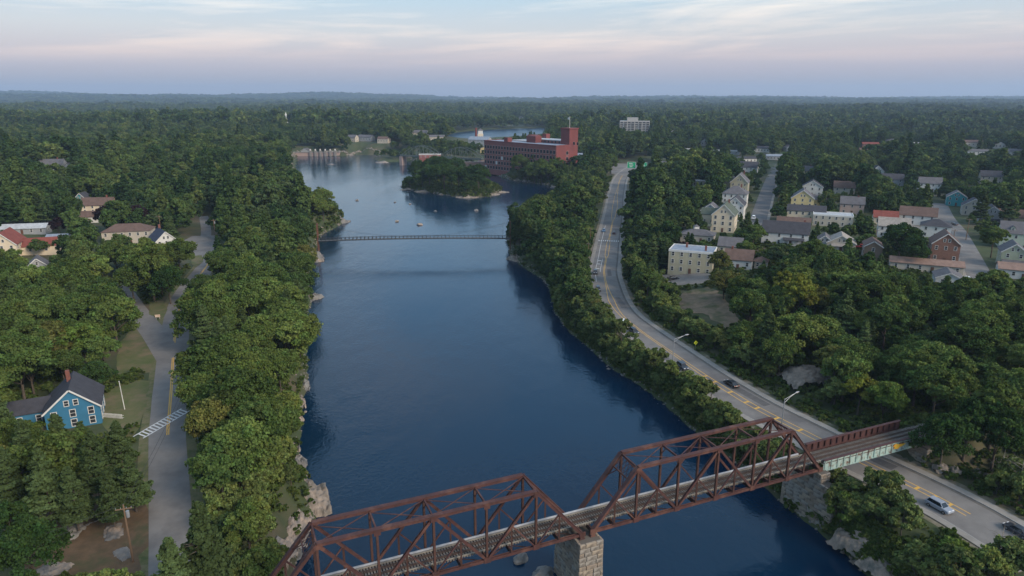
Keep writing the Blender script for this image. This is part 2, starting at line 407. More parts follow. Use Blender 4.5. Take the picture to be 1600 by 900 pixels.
m_needle = mat('pine needle litter', (.13, .085, .05), .95, (.085, .06, .035), .5, .3, 4, coord='World', c3=(.06, .065, .03), s3=.2)
m_yel = mat('yellow road paint', (.62, .36, .07), .8, (.50, .30, .08), 2.0, coord='World')
m_wht = mat('white road paint', (.62, .62, .60), .8, (.48, .48, .47), 2.0, coord='World')

strip('grass_verge', ROAD_L, -5.6, 5.6, .03, m_verge)
wl_ = np.interp(np.arange(len(ROAD_L)), [0, 14, 22, 60], [3.4, 3.7, 4.2, 4.1]); strip('road', ROAD_L, -wl_, wl_ - .1, .07, m_asph)
strip('lane', LANE_L, -2.6, 2.6, .08, m_asph)
def upto(line, py, z):                     # index of the point of a line that lies on a photo row
    return int(np.argmin([abs(Qv(x, y, z)[1] - py) for x, y in line]))
iL0, iL1 = upto(ROAD_L, 682, ZL), upto(ROAD_L, 402, ZL)
MARK = 'structure'
strip('centre_line', ROAD_L, -.30, -.05, .075, m_yel, None, MARK, iL0, iL1)
strip('centre_line', ROAD_L, .08, .33, .075, m_yel, None, MARK, iL0, iL1)
strip('driveway', DRIVE_L, -3.6, 3.6, .085, m_asph)
patch('parking_lot', LOT_L, .09, m_asph)
# repairs: darker rectangles of newer asphalt
m_patch = mat('newer asphalt patch', (.085, .08, .078), .85, (.11, .104, .10), .8, .1, 6, coord='World')
def road_patch(line, z, py, o0, o1, ln):
    i = upto(line, py, z); t_ = line[min(i + 1, len(line) - 1)] - line[i - 1]; t_ /= np.linalg.norm(t_); n_ = np.array((t_[1], -t_[0])); c_ = line[i]; mb = MB()
    rz_ = random.Random(py); q = [c_ + n_ * (o + rz_.uniform(-.15, .15)) + t_ * (l + rz_.uniform(-.3, .3)) for o, l in ((o0, 0), (o1, 0), (o1, ln), (o0, ln))]
    mb.add([(a_[0], a_[1], z + .0735) for a_ in q], [(0, 1, 2, 3)]); kind(mb.build('asphalt_patch', m_patch), 'structure')
for a_ in ((600, 1.0, 3.2, 9), (545, -3.4, -1.6, 6), (505, .8, 2.4, 10)): road_patch(ROAD_L, ZL, *a_)
for a_ in ((740, 2.0, 4.6, 6), (640, 2.4, 4.8, 12), (560, -5.2, -3.2, 8), (480, 2.2, 4.4, 14), (430, 1.4, 3.2, 12), (340, 1.6, 4.2, 30)): road_patch(ROAD_R, ZR, *a_)
# crosswalk ladder on the left road
a, b = np.array(P(216, 684, ZL)), np.array(P(291, 640, ZL)); d = (b - a) / np.linalg.norm(b - a); nrm = np.array((-d[1], d[0])); Lc = np.linalg.norm(b - a)
mb = MB(); zc = ZL + .095
def flat(mb, pts, z): mb.add([(p[0], p[1], z) for p in pts], [tuple(range(len(pts)))])
for o in (-1.35, 1.35): flat(mb, [a + nrm * (o - .16), b + nrm * (o - .16), b + nrm * (o + .16), a + nrm * (o + .16)], zc)
k = 0.6
while k < Lc - 1.2:
    flat(mb, [a + d * k - nrm * 1.19, a + d * (k + .42) - nrm * 1.19, a + d * (k + 1.0) + nrm * 1.19, a + d * (k + .58) + nrm * 1.19], zc); k += 1.05
kind(mb.build('crosswalk', m_wht), 'structure')

# the river road on the right: shoulders, carriageway, pavement with kerb, markings
strip('gravel_shoulder', ROAD_R, -8.6, 9.4, .03, m_shld)
strip('road', ROAD_R, -5.6, 5.8, .07, m_asph)
strip('gutter', ROAD_R, 5.0, 5.8, .076, mat('dark gutter', (.09, .082, .075), .9, (.13, .12, .105), .8, coord='World'))
for nm, o0, o1 in (('pavement', 5.8, 7.6), ('pavement', -7.3, -5.6)):
    st = strip(nm, ROAD_R, o0, o1, .19, m_walk)
    s2 = strip('kerb', ROAD_R, o0 if o0 > 0 else o1 - .18, o0 + .18 if o0 > 0 else o1, .2, mat('granite kerb', (.3, .29, .27), .8, (.22, .21, .2), 2, coord='World'))
    # kerb face
    L = ROAD_R; T = np.gradient(L, axis=0); T /= np.linalg.norm(T, axis=1)[:, None]; Nn = np.stack([T[:, 1], -T[:, 0]], 1)
    e = L + Nn * (o0 if o0 > 0 else o1); z = terrain_z(e[:, 0], e[:, 1]); n = len(e)
    V = np.vstack([np.c_[e, z + .05], np.c_[e, z + .2]]); kind(link('kerb', np_mesh('kerb', V, [(i, i + 1, n + i + 1, n + i) for i in range(n - 1)], MATS['granite kerb'])), 'structure')
rr = lambda py: upto(ROAD_R, py, ZR)
def sep_profile(i0, i1):
    ys = np.array([Qv(x, y, ZR)[1] for x, y in ROAD_R[i0:i1]])
    w_ = np.interp(ys, [292, 306, 322, 338, 346, 372, 380, 400, 402, 420, 424, 447, 449, 470, 495, 520, 570, 600, 700, 800], [.2, .9, 1.7, 1.2, .2, .2, .8, .8, .2, .2, .2, .25, .3, 1.1, .45, .3, .45, .8, .8, .6])
    return w_
i0, i1 = rr(800), rr(262)
wv = sep_profile(i0, i1)
strip('centre_line', ROAD_R, -wv - .14, -wv + .08, .078, m_yel, None, MARK, i0, i1)
strip('centre_line', ROAD_R, wv - .08, wv + .14, .078, m_yel, None, MARK, i0, i1)
mb = MB()
for py in (588, 598, 612, 625, 638, 652, 668, 735, 750, 763, 778, 792):
    i = rr(py); t = ROAD_R[i + 1] - ROAD_R[i - 1]; t /= np.linalg.norm(t); nn = np.array((t[1], -t[0])); c = ROAD_R[i]
    flat(mb, [c - nn * .72 - t * .3, c + nn * .72 - t * .3, c + nn * .72 + t * .3, c - nn * .72 + t * .3], ZR + .082)
kind(mb.build('median_bar', m_yel), 'structure')
strip('lane_line', ROAD_R, -3.9, -3.72, .078, m_wht, None, MARK, rr(440), rr(352))
strip('lane_line', ROAD_R, -1.8, -1.62, .078, m_wht, None, MARK, rr(424), rr(404))
mb = MB()
for py in (420, 413, 407):                 # lane arrows and legend blocks
    i = rr(py); t = ROAD_R[i + 1] - ROAD_R[i - 1]; t /= np.linalg.norm(t); nn = np.array((t[1], -t[0])); c = ROAD_R[i] - nn * 2.9
    flat(mb, [c - nn * .7 - t * .5, c + nn * .7 - t * .5, c + nn * .7 + t * .5, c - nn * .7 + t * .5], ZR + .082)
kind(mb.build('lane_marking', m_wht), 'structure')
mb = MB(); i = rr(376); t = ROAD_R[i + 1] - ROAD_R[i - 1]; t /= np.linalg.norm(t); nn = np.array((t[1], -t[0]))
for q in np.arange(-5.2, 5.3, 1.15):
    c = ROAD_R[i] + nn * q; flat(mb, [c - nn * .28 - t * 1.4, c + nn * .28 - t * 1.4, c + nn * .28 + t * 1.4, c - nn * .28 + t * 1.4], ZR + .086)
kind(mb.build('crosswalk', m_wht), 'structure')
# side streets
for ln, wd in ((ST_1, 4.6), (ST_2, 4.4), (ST_3, 3.6)):
    strip('street', ln, -wd, wd, .12 if ln is not ST_3 else .11, m_asph2 if ln is ST_1 else m_asph)
strip('pavement', ST_1, 4.7, 6.3, .16, m_walk); strip('pavement', ST_2, -6.2, -4.5, .16, m_walk)
# plaza where the road meets the mill
patch('road_junction', px_poly([(955, 272), (955, 252), (975, 243), (1020, 244), (1022, 262), (1000, 266), (982, 276)], ZR), .12, m_asph, zf=ZR + .05)
# clearings, lawns, bare ground
patch('dirt_clearing', wobble([G(*p)[:2] for p in [(1052, 474), (1070, 455), (1108, 448), (1130, 462), (1150, 482), (1152, 505), (1138, 520), (1120, 505), (1098, 490), (1070, 487)]], 1.0, 1), .10, m_dirt)
patch('lawn', wobble([G(*p)[:2] for p in [(180, 590), (184, 545), (205, 512), (222, 512), (240, 540), (241, 566), (232, 582), (205, 588)]], .4, 2), .075, m_lawn)
patch('lawn', wobble([G(*p)[:2] for p in [(150, 655), (165, 610), (200, 594), (234, 596), (226, 640), (212, 680), (185, 690)]], .4, 3), .075, m_lawn)
patch('lawn', wobble([P(*p, ZL) for p in [(300, 400), (316, 399), (318, 410), (306, 418), (298, 412)]], .3, 4), .12, m_lawn)
patch('lawn', wobble([G(*p)[:2] for p in [(232, 492), (252, 500), (262, 484), (255, 470), (235, 470)]], .3, 5), .09, m_lawn)
patch('needle_litter', wobble([G(*p)[:2] for p in [(30, 905), (75, 830), (60, 770), (150, 745), (228, 770), (232, 850), (215, 905)]], 1.0, 6), .05, m_needle)
patch('parking_lot', [G(*p)[:2] for p in [(1030, 424), (1110, 428), (1112, 442), (1060, 446), (1034, 440)]], .12, m_asph)
# ================================================================ RAIL BRIDGE
m_steel = mat('rusty red-brown bridge steel', (.080, .033, .029), .75, (.052, .025, .022), .8, .2, 5, coord='World', c3=(.13, .062, .045), s3=.35)
m_steel2 = mat('brown bridge steel', (.085, .040, .030), .8, (.055, .028, .022), .8, .2, 5, coord='World')
m_tie = mat('weathered timber', (.17, .148, .125), .9, (.10, .086, .074), 1.2, .2, 6, coord='World')
m_timber = mat('pale guard timber', (.25, .225, .185), .9, (.16, .14, .115), 1.5, coord='World')
m_rail = mat('rail steel', (.10, .065, .05), .5, (.07, .045, .035), 2, metal=.3, coord='World')
m_pipe = mat('pale pipe cladding', (.30, .31, .33), .5, (.20, .21, .23), .6, coord='World')
ZB, ZT, WT, PAN = 12.0, 22.0, 5.3, 8.42
def rp(s, n, z): q = rail(s, n); return (q[0], q[1], z)
def member(name, p, q, wd, ht, parent, m=m_steel, lace=False):
    mb = MB()
    p, q = Vector(p), Vector(q)
    if not lace: mb.beam(p, q, wd, ht)
    else:                                   # built-up member: two channels joined by zigzag lacing
        d = (q - p); L = d.length; d.normalize(); a = Vector((RN[0], RN[1], 0)); 
        for sg in (-1, 1): mb.beam(p + a * sg * wd * .42, q + a * sg * wd * .42, wd * .16, ht, up=a.cross(d))
        k = max(3, int(L / 1.0)); b = d.cross(a).normalized() * ht * .5
        for i in range(k):
            sg = 1 if i % 2 else -1
            for bb in (-1, 1): mb.beam(p + d * L * i / k - a * sg * wd * .42 + b * bb, p + d * L * (i + 1) / k + a * sg * wd * .42 + b * bb, .09, .03, up=b)
    return mb.build(name, m, parent)
def truss_span(s0, label):
    c = rail(s0 + 3 * PAN, WT / 2); t = thing('truss_span', label, 'bridge', (c[0], c[1], ZB), 0, 'through truss spans of the railway bridge')
    inv = Matrix.Translation((-c[0], -c[1], -ZB))
    X = lambda i, n, z: Vector(rp(s0 + i * PAN, n, z)) + Vector((-c[0], -c[1], -ZB))
    for n in (0, WT):
        B = [X(i, n, ZB) for i in range(7)]; T = {i: X(i, n, ZT) for i in range(1, 6)}
        mb = MB(); mb.beam(T[1], T[5], .62, .5); mb.beam(T[1] + Vector((0, 0, .28)), T[5] + Vector((0, 0, .28)), .8, .06); mb.build('top_chord', m_steel, t)
        for o in (-.2, .2):
            q = Vector((RN[0] * o, RN[1] * o, 0)); MB().beam(B[0] + q, B[6] + q, .1, .5).build('bottom_chord', m_steel, t)
        for p, q in ((B[0], T[1]), (B[6], T[5])):
            mb = MB(); mb.beam(p, q, .62, .5); a = (q - p).cross(Vector((RN[0], RN[1], 0))).normalized()
            if a.z < 0: a = -a
            mb.beam(p + a * .28, q + a * .28, .8, .06, up=a); mb.build('end_post', m_steel, t)
        for p, q in ((T[1], B[2]), (B[2], T[3]), (T[3], B[4]), (B[4], T[5])): member('diagonal', p, q, .46, .40, t, m_steel, True)
        for i in range(1, 6): member('vertical', B[i], T[i], .40, .34, t, m_steel2, True)
        half = {0: (B[0] + T[1]) / 2, 1: (T[1] + B[2]) / 2, 2: (B[2] + T[3]) / 2, 3: (T[3] + B[4]) / 2, 4: (B[4] + T[5]) / 2, 5: (T[5] + B[6]) / 2}
        for i, mdp in half.items():
            b = Vector((mdp.x, mdp.y, B[0].z)); MB().beam(b, mdp, .28, .26).build('sub_vertical', m_steel2, t)
            MB().beam(mdp, B[{0: 1, 1: 1, 2: 3, 3: 3, 4: 5, 5: 5}[i]], .22, .22).build('sub_diagonal', m_steel, t)
        dv = Vector((RU[0], RU[1], 0)); sgn = -1 if n == 0 else 1; off = Vector((RN[0], RN[1], 0)) * sgn * .34
        for p in B:
            MB().beam(p + off - dv * .55 + Vector((0, 0, .15)), p + off + dv * .55 + Vector((0, 0, .15)), .05, .95).build('gusset_plate', m_steel, t)
        for p in T.values():
            MB().beam(p + off * 1.06 - dv * .5 - Vector((0, 0, .3)), p + off * 1.06 + dv * .5 - Vector((0, 0, .3)), .05, .75).build('gusset_plate', m_steel, t)
    # top lateral system, portals and sway frames
    for i in range(1, 6): MB().beam(X(i, .32, ZT - .1), X(i, WT - .32, ZT - .1), .24, .34).build('top_strut', m_steel, t)
    for i in range(1, 5):
        MB().beam(X(i, .3, ZT - .05), X(i + 1, WT - .3, ZT - .05), .14, .10).build('top_lateral', m_steel, t)
        MB().beam(X(i, WT - .3, ZT - .19), X(i + 1, .3, ZT - .19), .14, .10).build('top_lateral', m_steel, t)
    for i, e in ((1, 0), (5, 6)):
        fr = lambda f, n: X(i, n, ZT).lerp(X(e, n, ZB), f)
        MB().beam(fr(.20, .3), fr(.20, WT - .3), .2, .26).build('portal_strut', m_steel, t)
        mb = MB()
        for k in range(5):
            n0 = .35 + k * (WT - .7) / 5; n1 = n0 + (WT - .7) / 5
            mb.beam(fr(.03, n0), fr(.19, n1), .1, .06); mb.beam(fr(.19, n0), fr(.03, n1), .1, .06)
        mb.build('portal_lattice', m_steel, t)
        for n0, n1 in ((.3, 1.5), (WT - .3, WT - 1.5)): MB().beam(fr(.34, n0), fr(.21, n1), .14, .14).build('knee_brace', m_steel, t)
    for i in range(2, 5):
        for n0, n1 in ((.2, 1.3), (WT - .2, WT - 1.3)): MB().beam(X(i, n0, ZT - 1.7), X(i, n1, ZT - .3), .12, .12).build('knee_brace', m_steel, t)
    for i in np.arange(0, 6.01, .5): MB().beam(X(i, .1, ZB + .1), X(i, WT - .1, ZB + .1), .35, .8).build('floor_beam', m_steel2, t)
    for n in (WT / 2 - .78, WT / 2 + .78): MB().beam(X(0, n, ZB + .66), X(6, n, ZB + .66), .3, .3).build('stringer', m_steel2, t)
    for i in range(6):
        MB().beam(X(i, .2, ZB - .22), X(i + 1, WT - .2, ZB - .22), .16, .08).build('bottom_lateral', m_steel2, t)
        MB().beam(X(i, WT - .2, ZB - .31), X(i + 1, .2, ZB - .31), .16, .08).build('bottom_lateral', m_steel2, t)
    return t
truss_span(1.0, 'rust-brown through truss span of the railway bridge reaching the right bank')
truss_span(-1.0 - 6 * PAN, 'rust-brown through truss span of the railway bridge nearest the left bank')

S_W, S_E = -53.5, 80.5
c = rail(0, WT / 2)
track = thing('railway_track', 'single railway track with close timber ties crossing the truss bridge', 'railway track', (c[0], c[1], ZB + .81))
loc = lambda s, n, z: (Vector(rp(s, n, z)) - Vector((c[0], c[1], ZB + .81)))
tie_me = MB().box(-.14, -1.75, 0, .14, 1.75, .22).mesh('tie', m_tie); ang = math.atan2(RU[1], RU[0])
s = S_W; zt = ZB + .81
while s < S_E:
    link('tie', tie_me, track, loc(s, WT / 2 + random.uniform(-.06, .06), zt), ang + random.uniform(-.01, .01)); s += .455
for n in (-.75, .75): MB().beam(loc(S_W, WT / 2 + n, zt + .30), loc(S_E, WT / 2 + n, zt + .30), .08, .16).build('rail', m_rail, track)
for n in (-.42, .42): MB().beam(loc(S_W, WT / 2 + n, zt + .28), loc(S_E, WT / 2 + n, zt + .28), .07, .12).build('guard_rail', m_rail, track)
for n in (-1.58, 1.58): MB().beam(loc(S_W, WT / 2 + n, zt + .295), loc(S_E - 27, WT / 2 + n, zt + .295), .2, .15).build('guard_timber', m_timber, track)
mb = MB(); mb.tube([rp(x, WT - .62, zt + .35) for x in np.arange(S_W, 53.1, 4.0)] , .21, 10)
tag(mb.build('pipe', m_pipe, None, True), 'pale insulated pipe running along the far side of the railway bridge deck', 'pipe')
# ballast and track beyond the bridge
mb = MB()
L0, L1 = 80.1, 190.0
mb.add([rp(L0, WT / 2 - 2.6, 12.35), rp(L1, WT / 2 - 2.6, 12.35), rp(L1, WT / 2 - 1.6, 12.8), rp(L0, WT / 2 - 1.6, 12.8), rp(L0, WT / 2 + 1.6, 12.8), rp(L1, WT / 2 + 1.6, 12.8), rp(L0, WT / 2 + 2.6, 12.35), rp(L1, WT / 2 + 2.6, 12.35)],
       [(0, 1, 2, 3), (3, 2, 5, 4), (4, 5, 7, 6)])
kind(mb.build('ballast', mat('track ballast', (.19, .17, .155), .95, (.11, .10, .09), 2.5, .4, 6, coord='World')), 'structure')
t2 = thing('railway_track', 'railway track on ballast leading from the girder span into the trees', 'railway track', rp(S_E, WT / 2, 12.75))
o2 = Vector(rp(S_E, WT / 2, 12.75))
for k in range(60): link('tie', tie_me, t2, Vector(rp(S_E + .5 + k * .6, WT / 2, 12.72)) - o2, ang)
for n in (-.75, .75): MB().beam(Vector(rp(S_E, WT / 2 + n, 13.02)) - o2, Vector(rp(S_E + 60, WT / 2 + n, 13.02)) - o2, .08, .16).build('rail', m_rail, t2)

# girder span over the road: teal peeling near face, red far girder standing above the deck
m_teal = mat('peeling teal paint', (.25, .37, .34), .7, (.34, .42, .38), 1.2, .1, 6, coord='World', c3=(.13, .07, .05), s3=.9)
m_red = mat('dark red girder paint', (.080, .033, .030), .7, (.052, .026, .024), 1.0, .1, 6, coord='World')
g0, g1 = 53.0, 80.0
c = rail((g0 + g1) / 2, WT / 2); gs = thing('girder_span', 'short plate girder span with peeling teal side carrying the track over the road', 'bridge', (c[0], c[1], 11.1))
lc = lambda s, n, z: Vector(rp(s, n, z)) - Vector((c[0], c[1], 11.1))
MB().beam(lc(g0, .45, 12.2), lc(g1, .45, 12.2), .05, 2.2).build('near_web', m_teal, gs)
MB().beam(lc(g0, .45, 13.36), lc(g1, .45, 13.36), .55, .12).build('top_flange', m_red, gs)
MB().beam(lc(g0, .45, 11.06), lc(g1, .45, 11.06), .5, .1).build('bottom_flange', m_teal, gs)
MB().beam(lc(g0, WT + .1, 12.8), lc(g1, WT + .1, 12.8), .05, 3.2).build('far_web', m_red, gs)
MB().beam(lc(g0, WT + .1, 14.46), lc(g1, WT + .1, 14.46), .6, .14).build('top_flange', m_red, gs)
MB().beam(lc(g0, WT + .1, 11.1), lc(g1, WT + .1, 11.1), .5, .1).build('bottom_flange', m_red, gs)
s = g0 + .3
while s < g1:
    MB().beam(lc(s, .33, 11.12), lc(s, .33, 13.28), .12, .16).build('stiffener', m_teal, gs)
    MB().beam(lc(s, WT - .08, 13.0), lc(s, WT - .08, 14.37), .3, .22).build('stiffener', m_red, gs)
    s += 1.68
MB().beam(lc(g0, WT / 2, 12.68), lc(g1, WT / 2, 12.68), WT - .75, .14).build('deck_plate', m_steel2, gs)
gp = []
for k in range(26):
    an = k / 26 * 2 * math.pi; r_ = 1 + .28 * math.sin(3 * an + 1) + .14 * math.sin(7 * an)
    gp.append((73.5 + 1.55 * math.cos(an) * r_, 12.3 + .52 * math.sin(an) * r_))
mb = MB(); mb.add([lc(a, .235, b) for a, b in gp] + [lc(a, .24, b) for a, b in gp], [tuple(range(26)), tuple(reversed(range(26, 52)))] + [(i, (i + 1) % 26, (i + 1) % 26 + 26, i + 26) for i in range(26)])
gr = mb.build('graffiti', mat('orange spray paint', (.72, .30, .03), .6, (.60, .42, .05), 1.5, coord='World'), gs); gr['label'] = 'orange and yellow spray paint blot'

# masonry: rough stones laid in courses round a core
m_stone = [mat('granite block %s' % k, c1, .9, c2, .9, .5, 3, c3=(.10, .085, .07), s3=.6) for k, c1, c2 in (('grey', (.30, .27, .23), (.19, .17, .145)), ('tan', (.34, .28, .21), (.22, .18, .14)), ('brown', (.22, .17, .125), (.30, .25, .20)))]
m_core = mat('dark mortar', (.11, .095, .08), .95)
STONE = {}
def stone_mesh(L, Hh, D, k):
    key = (round(L, 1), round(Hh, 2), k)
    if key in STONE: return STONE[key]
    r = random.Random(str(key)); bm = bmesh.new(); bmesh.ops.create_cube(bm, size=1)
    bmesh.ops.scale(bm, vec=(L - .05, D, Hh - .045), verts=bm.verts)
    bmesh.ops.bevel(bm, geom=bm.edges[:], offset=.06, segments=1, affect='EDGES')
    for v in bm.verts: v.co += Vector((r.uniform(-.02, .02), r.uniform(-.04, .04), r.uniform(-.02, .02)))
    me = bpy.data.meshes.new('stone'); bm.to_mesh(me); bm.free(); me.materials.append(m_stone[k % 3]); STONE[key] = me; return me
def masonry(name, label, s0, s1, n0, n1, z0, z1, course, length, faces, batter=0.0, cat='pier'):
    c = rail((s0 + s1) / 2, (n0 + n1) / 2); t = thing(name, label, cat, (c[0], c[1], z0), ang)
    hs, hn = (s1 - s0) / 2, (n1 - n0) / 2
    MB().box(-hs + .16, -hn + .16, 0, hs - .16, hn - .16, z1 - z0 - .05).build('core', m_core, t)
    nc = int((z1 - z0) / course); r = random.Random(name + label)
    for k in range(nc):
        z = (k + .5) * course; bt = batter * (z1 - z0 - z)
        for fc in faces:
            ax, sg = fc[0], (1 if fc[1] == '+' else -1)
            half, dist, rot = (hn + bt, hs + bt, math.pi / 2) if ax == 's' else (hs + bt, hn + bt, 0.0)
            x = -half
            first = length * (.55 if k % 2 else 1.0)
            while x < half - .15:
                L = min(first * r.choice((.8, 1.0, 1.2)), half - x)
                if half - x - L < .5: L = half - x
                first = length
                me = stone_mesh(L, course, .42, r.randrange(6)); px_ = x + L / 2; x += L
                o = link('stone', me, t); dd = sg * (dist - .2 + r.uniform(-.05, .06))
                o.location = (dd, px_, z) if ax == 's' else (px_, dd, z); o.rotation_euler = (0, 0, rot); o.scale = ((L - .03) / max(L, .1), 1, 1)
    return t
masonry('bridge_pier', 'tall weathered stone pier in mid river under both truss spans', -2.2, 2.2, -1.7, WT + 1.9, -2.4, 11.2, .85, 1.7, ('s-', 's+', 'n-', 'n+'), .015)
masonry('bridge_abutment', 'broad stone abutment wall on the right bank under the truss end', 51.2, 53.6, -4.2, WT + 3.0, -1.0, 9.4, .8, 1.9, ('s-', 'n-', 'n+'), .01, 'abutment')
masonry('bearing_pedestal', 'small stepped stone pedestal carrying the truss end on the right bank', 51.3, 53.7, -.9, 1.0, 9.4, 11.3, .62, 1.1, ('s-', 's+', 'n-', 'n+'), 0, 'pedestal')
masonry('bearing_pedestal', 'stone pedestal under the far truss corner on the right bank', 51.3, 53.7, WT - 1.0, WT + .9, 9.4, 11.3, .62, 1.1, ('s-', 's+', 'n-', 'n+'), 0, 'pedestal')
masonry('bridge_abutment', 'stone abutment beside the road at the far end of the teal girder span', 80.1, 82.3, -1.6, WT + 1.6, 5.5, 11.0, .75, 1.5, ('s-', 'n-'), 0, 'abutment')
masonry('bridge_abutment', 'stone abutment under the left end of the railway bridge', -54.0, -51.2, -1.6, WT + 1.6, -.5, 11.1, .8, 1.6, ('s+', 'n-'), 0, 'abutment')
# shoes under the truss ends
for s_, nn_, w_ in ((1.0, 0, 'near'), (-1.0, 0, 'near'), (1.0, WT, 'far'), (-1.0, WT, 'far')):
    q = rail(s_, nn_); o = MB().prism([(-.55, 0), (.55, 0), (.25, .65), (-.25, .65)], -.35, .35).build('bridge_bearing', m_steel); o.location = (q[0], q[1], 11.13); o.rotation_euler[2] = ang
    tag(o, 'rusty steel bearing on the mid river pier under the %s truss of the %s span' % (w_, 'right' if s_ > 0 else 'left'), 'bearing')

# ================================================================ SUSPENSION FOOTBRIDGE
fa, fb = np.array(P(497, 376, 9)), np.array(P(797, 372, 9)); d = fb - fa; Lf = np.linalg.norm(d); d /= Lf; fn = np.array((-d[1], d[0]))
m_fb = mat('dark footbridge steel', (.03, .034, .04), .7, (.05, .052, .056), 1.5, coord='World'); m_plank = mat('grey planks', (.13, .13, .13), .9, (.09, .09, .09), 1.0, coord='World')
fbz = lambda t: 9 + .7 * (4 * t * (1 - t))
ft = thing('footbridge', 'slender dark suspension footbridge crossing the river', 'bridge', (fa[0], fa[1], 9)); fo = Vector((fa[0], fa[1], 9))
def fp(t, n, z): q = fa + d * Lf * t + fn * n; return Vector((q[0], q[1], z)) - fo
nseg = 50
for i in range(nseg):
    a_, b_ = i / nseg, (i + .94) / nseg; mb = MB(); mb.beam(fp(a_, 0, fbz(a_)), fp(b_, 0, fbz(b_)), 1.9, .14); mb.build('deck_panel', m_plank, ft)
for n in (-1.0, 1.0):
    MB().tube([fp(t, n, fbz(t) + 1.15) for t in np.linspace(0, 1, 30)], .10, 5).build('handrail', m_fb, ft)
    MB().tube([fp(t, n, fbz(t) - .18) for t in np.linspace(0, 1, 30)], .22, 5).build('edge_beam', m_fb, ft)
    for i in range(nseg + 1):
        t = i / nseg; MB().beam(fp(t, n, fbz(t) - .2), fp(t, n, fbz(t) + 1.25), .24, .24).build('rail_post', m_fb, ft)
    cz = lambda t: 10.6 + 7.4 * (2 * t - 1) ** 2
    MB().tube([fp(t, n * 1.1, cz(t)) for t in np.linspace(0, 1, 40)], .035, 5).build('main_cable', m_fb, ft)
    MB().tube([fp(0, n * 1.1, 18), fp(-.11, n * 1.3, 10)], .07, 5).build('back_stay', m_fb, ft); MB().tube([fp(1, n * 1.1, 18), fp(1.11, n * 1.3, 8)], .07, 5).build('back_stay', m_fb, ft)
    for i in range(2, nseg - 1, 2):
        t = i / nseg; MB().tube([fp(t, n * 1.05, fbz(t) + 1.1), fp(t, n * 1.1, cz(t))], .02, 4).build('hanger', m_fb, ft)
m_tow = mat('rusty tower steel', (.17, .075, .045), .8, (.10, .05, .035), 1.2, coord='World')
for t in (0.0, 1.0):
    for n in (-1.3, 1.3): MB().beam(fp(t, n, 3), fp(t, n * .85, 18.2), .4, .4).build('tower_leg', m_tow, ft)
    for z in (11.6, 15, 18): MB().beam(fp(t, -1.4, z), fp(t, 1.4, z), .3, .3).build('tower_strut', m_tow, ft)
    for z in (11.6, 15): MB().beam(fp(t, -1.2, z), fp(t, 1.2, z + 3), .12, .12).build('tower_brace', m_tow, ft)
# ================================================================ HOUSES
m_pane = mat('window glass', (.03, .035, .042), .12, spec=.6)
m_white = mat('white paint', (.62, .61, .58), .7, (.52, .51, .48), .8)
m_brickc = mat('chimney brick', (.20, .075, .055), .9, (.14, .06, .05), 2.0)
def paint(nm, c, k=.84): return mat(nm, c, .75, tuple(x * k for x in c), .35, detail=6)
def roofm(nm, c): return mat(nm, c, .9, tuple(x * .72 for x in c), .6, .2, 5, detail=6)
WIN = {}
def win_mesh(w_, h_, shutter=None):
    k = (w_, h_)
    if k not in WIN:
        fr = MB(); t = .13
        fr.box(-w_ / 2 - t, -.06, -h_ / 2 - t, -w_ / 2, .03, h_ / 2 + t); fr.box(w_ / 2, -.06, -h_ / 2 - t, w_ / 2 + t, .03, h_ / 2 + t)
        fr.box(-w_ / 2, -.06, h_ / 2, w_ / 2, .03, h_ / 2 + t); fr.box(-w_ / 2, -.08, -h_ / 2 - t, w_ / 2, .03, -h_ / 2); fr.box(-w_ / 2, -.05, -.04, w_ / 2, .02, .04)
        pn = MB().box(-w_ / 2 + .005, -.015, -h_ / 2 + .005, w_ / 2 - .005, .02, h_ / 2 - .005)
        WIN[k] = (fr.mesh('window', m_white), pn.mesh('pane', m_pane))
    return WIN[k]
def add_window(root, x, y, z, rot, w_=.95, h_=1.5):
    a, b = win_mesh(w_, h_); o = link('window', a, root, (x, y, z), rot); link('pane', b, o); return o
HOUSES = []                                 # (x, y, radius) kept free of trees; pixel boxes kept in view
KEEP = []                                   # (polygon in photo pixels, depth): no crown may stand in front of it
def gable_roof(w_, d_, z, rh, ax, ov=.45, th=.18, x0=0, y0=0):
    mb = MB(); hw = (w_ if ax == 'y' else d_) / 2; ln = (d_ if ax == 'y' else w_) / 2 + ov; sl = rh / hw; e = hw + ov
    prof = [(-e, z - ov * sl), (0, z + rh), (e, z - ov * sl), (e, z - ov * sl + th), (0, z + rh + th), (-e, z - ov * sl + th)]
    if ax == 'y': mb.prism([(a + x0, b) for a, b in prof], -ln + y0, ln + y0, 'y')
    else: mb.prism([(a + y0, b) for a, b in prof], -ln + x0, ln + x0, 'x')
    return mb
def wall_block(w_, d_, z, rh=0, ax=None, x0=0, y0=0, zb=-1.2):
    mb = MB()
    if not ax: return mb.box(x0 - w_ / 2, y0 - d_ / 2, zb, x0 + w_ / 2, y0 + d_ / 2, z)
    hw = (w_ if ax == 'y' else d_) / 2
    prof = [(-hw, zb), (hw, zb), (hw, z), (0, z + rh - .02), (-hw, z)]
    if ax == 'y': return mb.prism([(a + x0, b) for a, b in prof], y0 - d_ / 2, y0 + d_ / 2, 'y')
    return mb.prism([(a + y0, b) for a, b in prof], x0 - w_ / 2, x0 + w_ / 2, 'x')
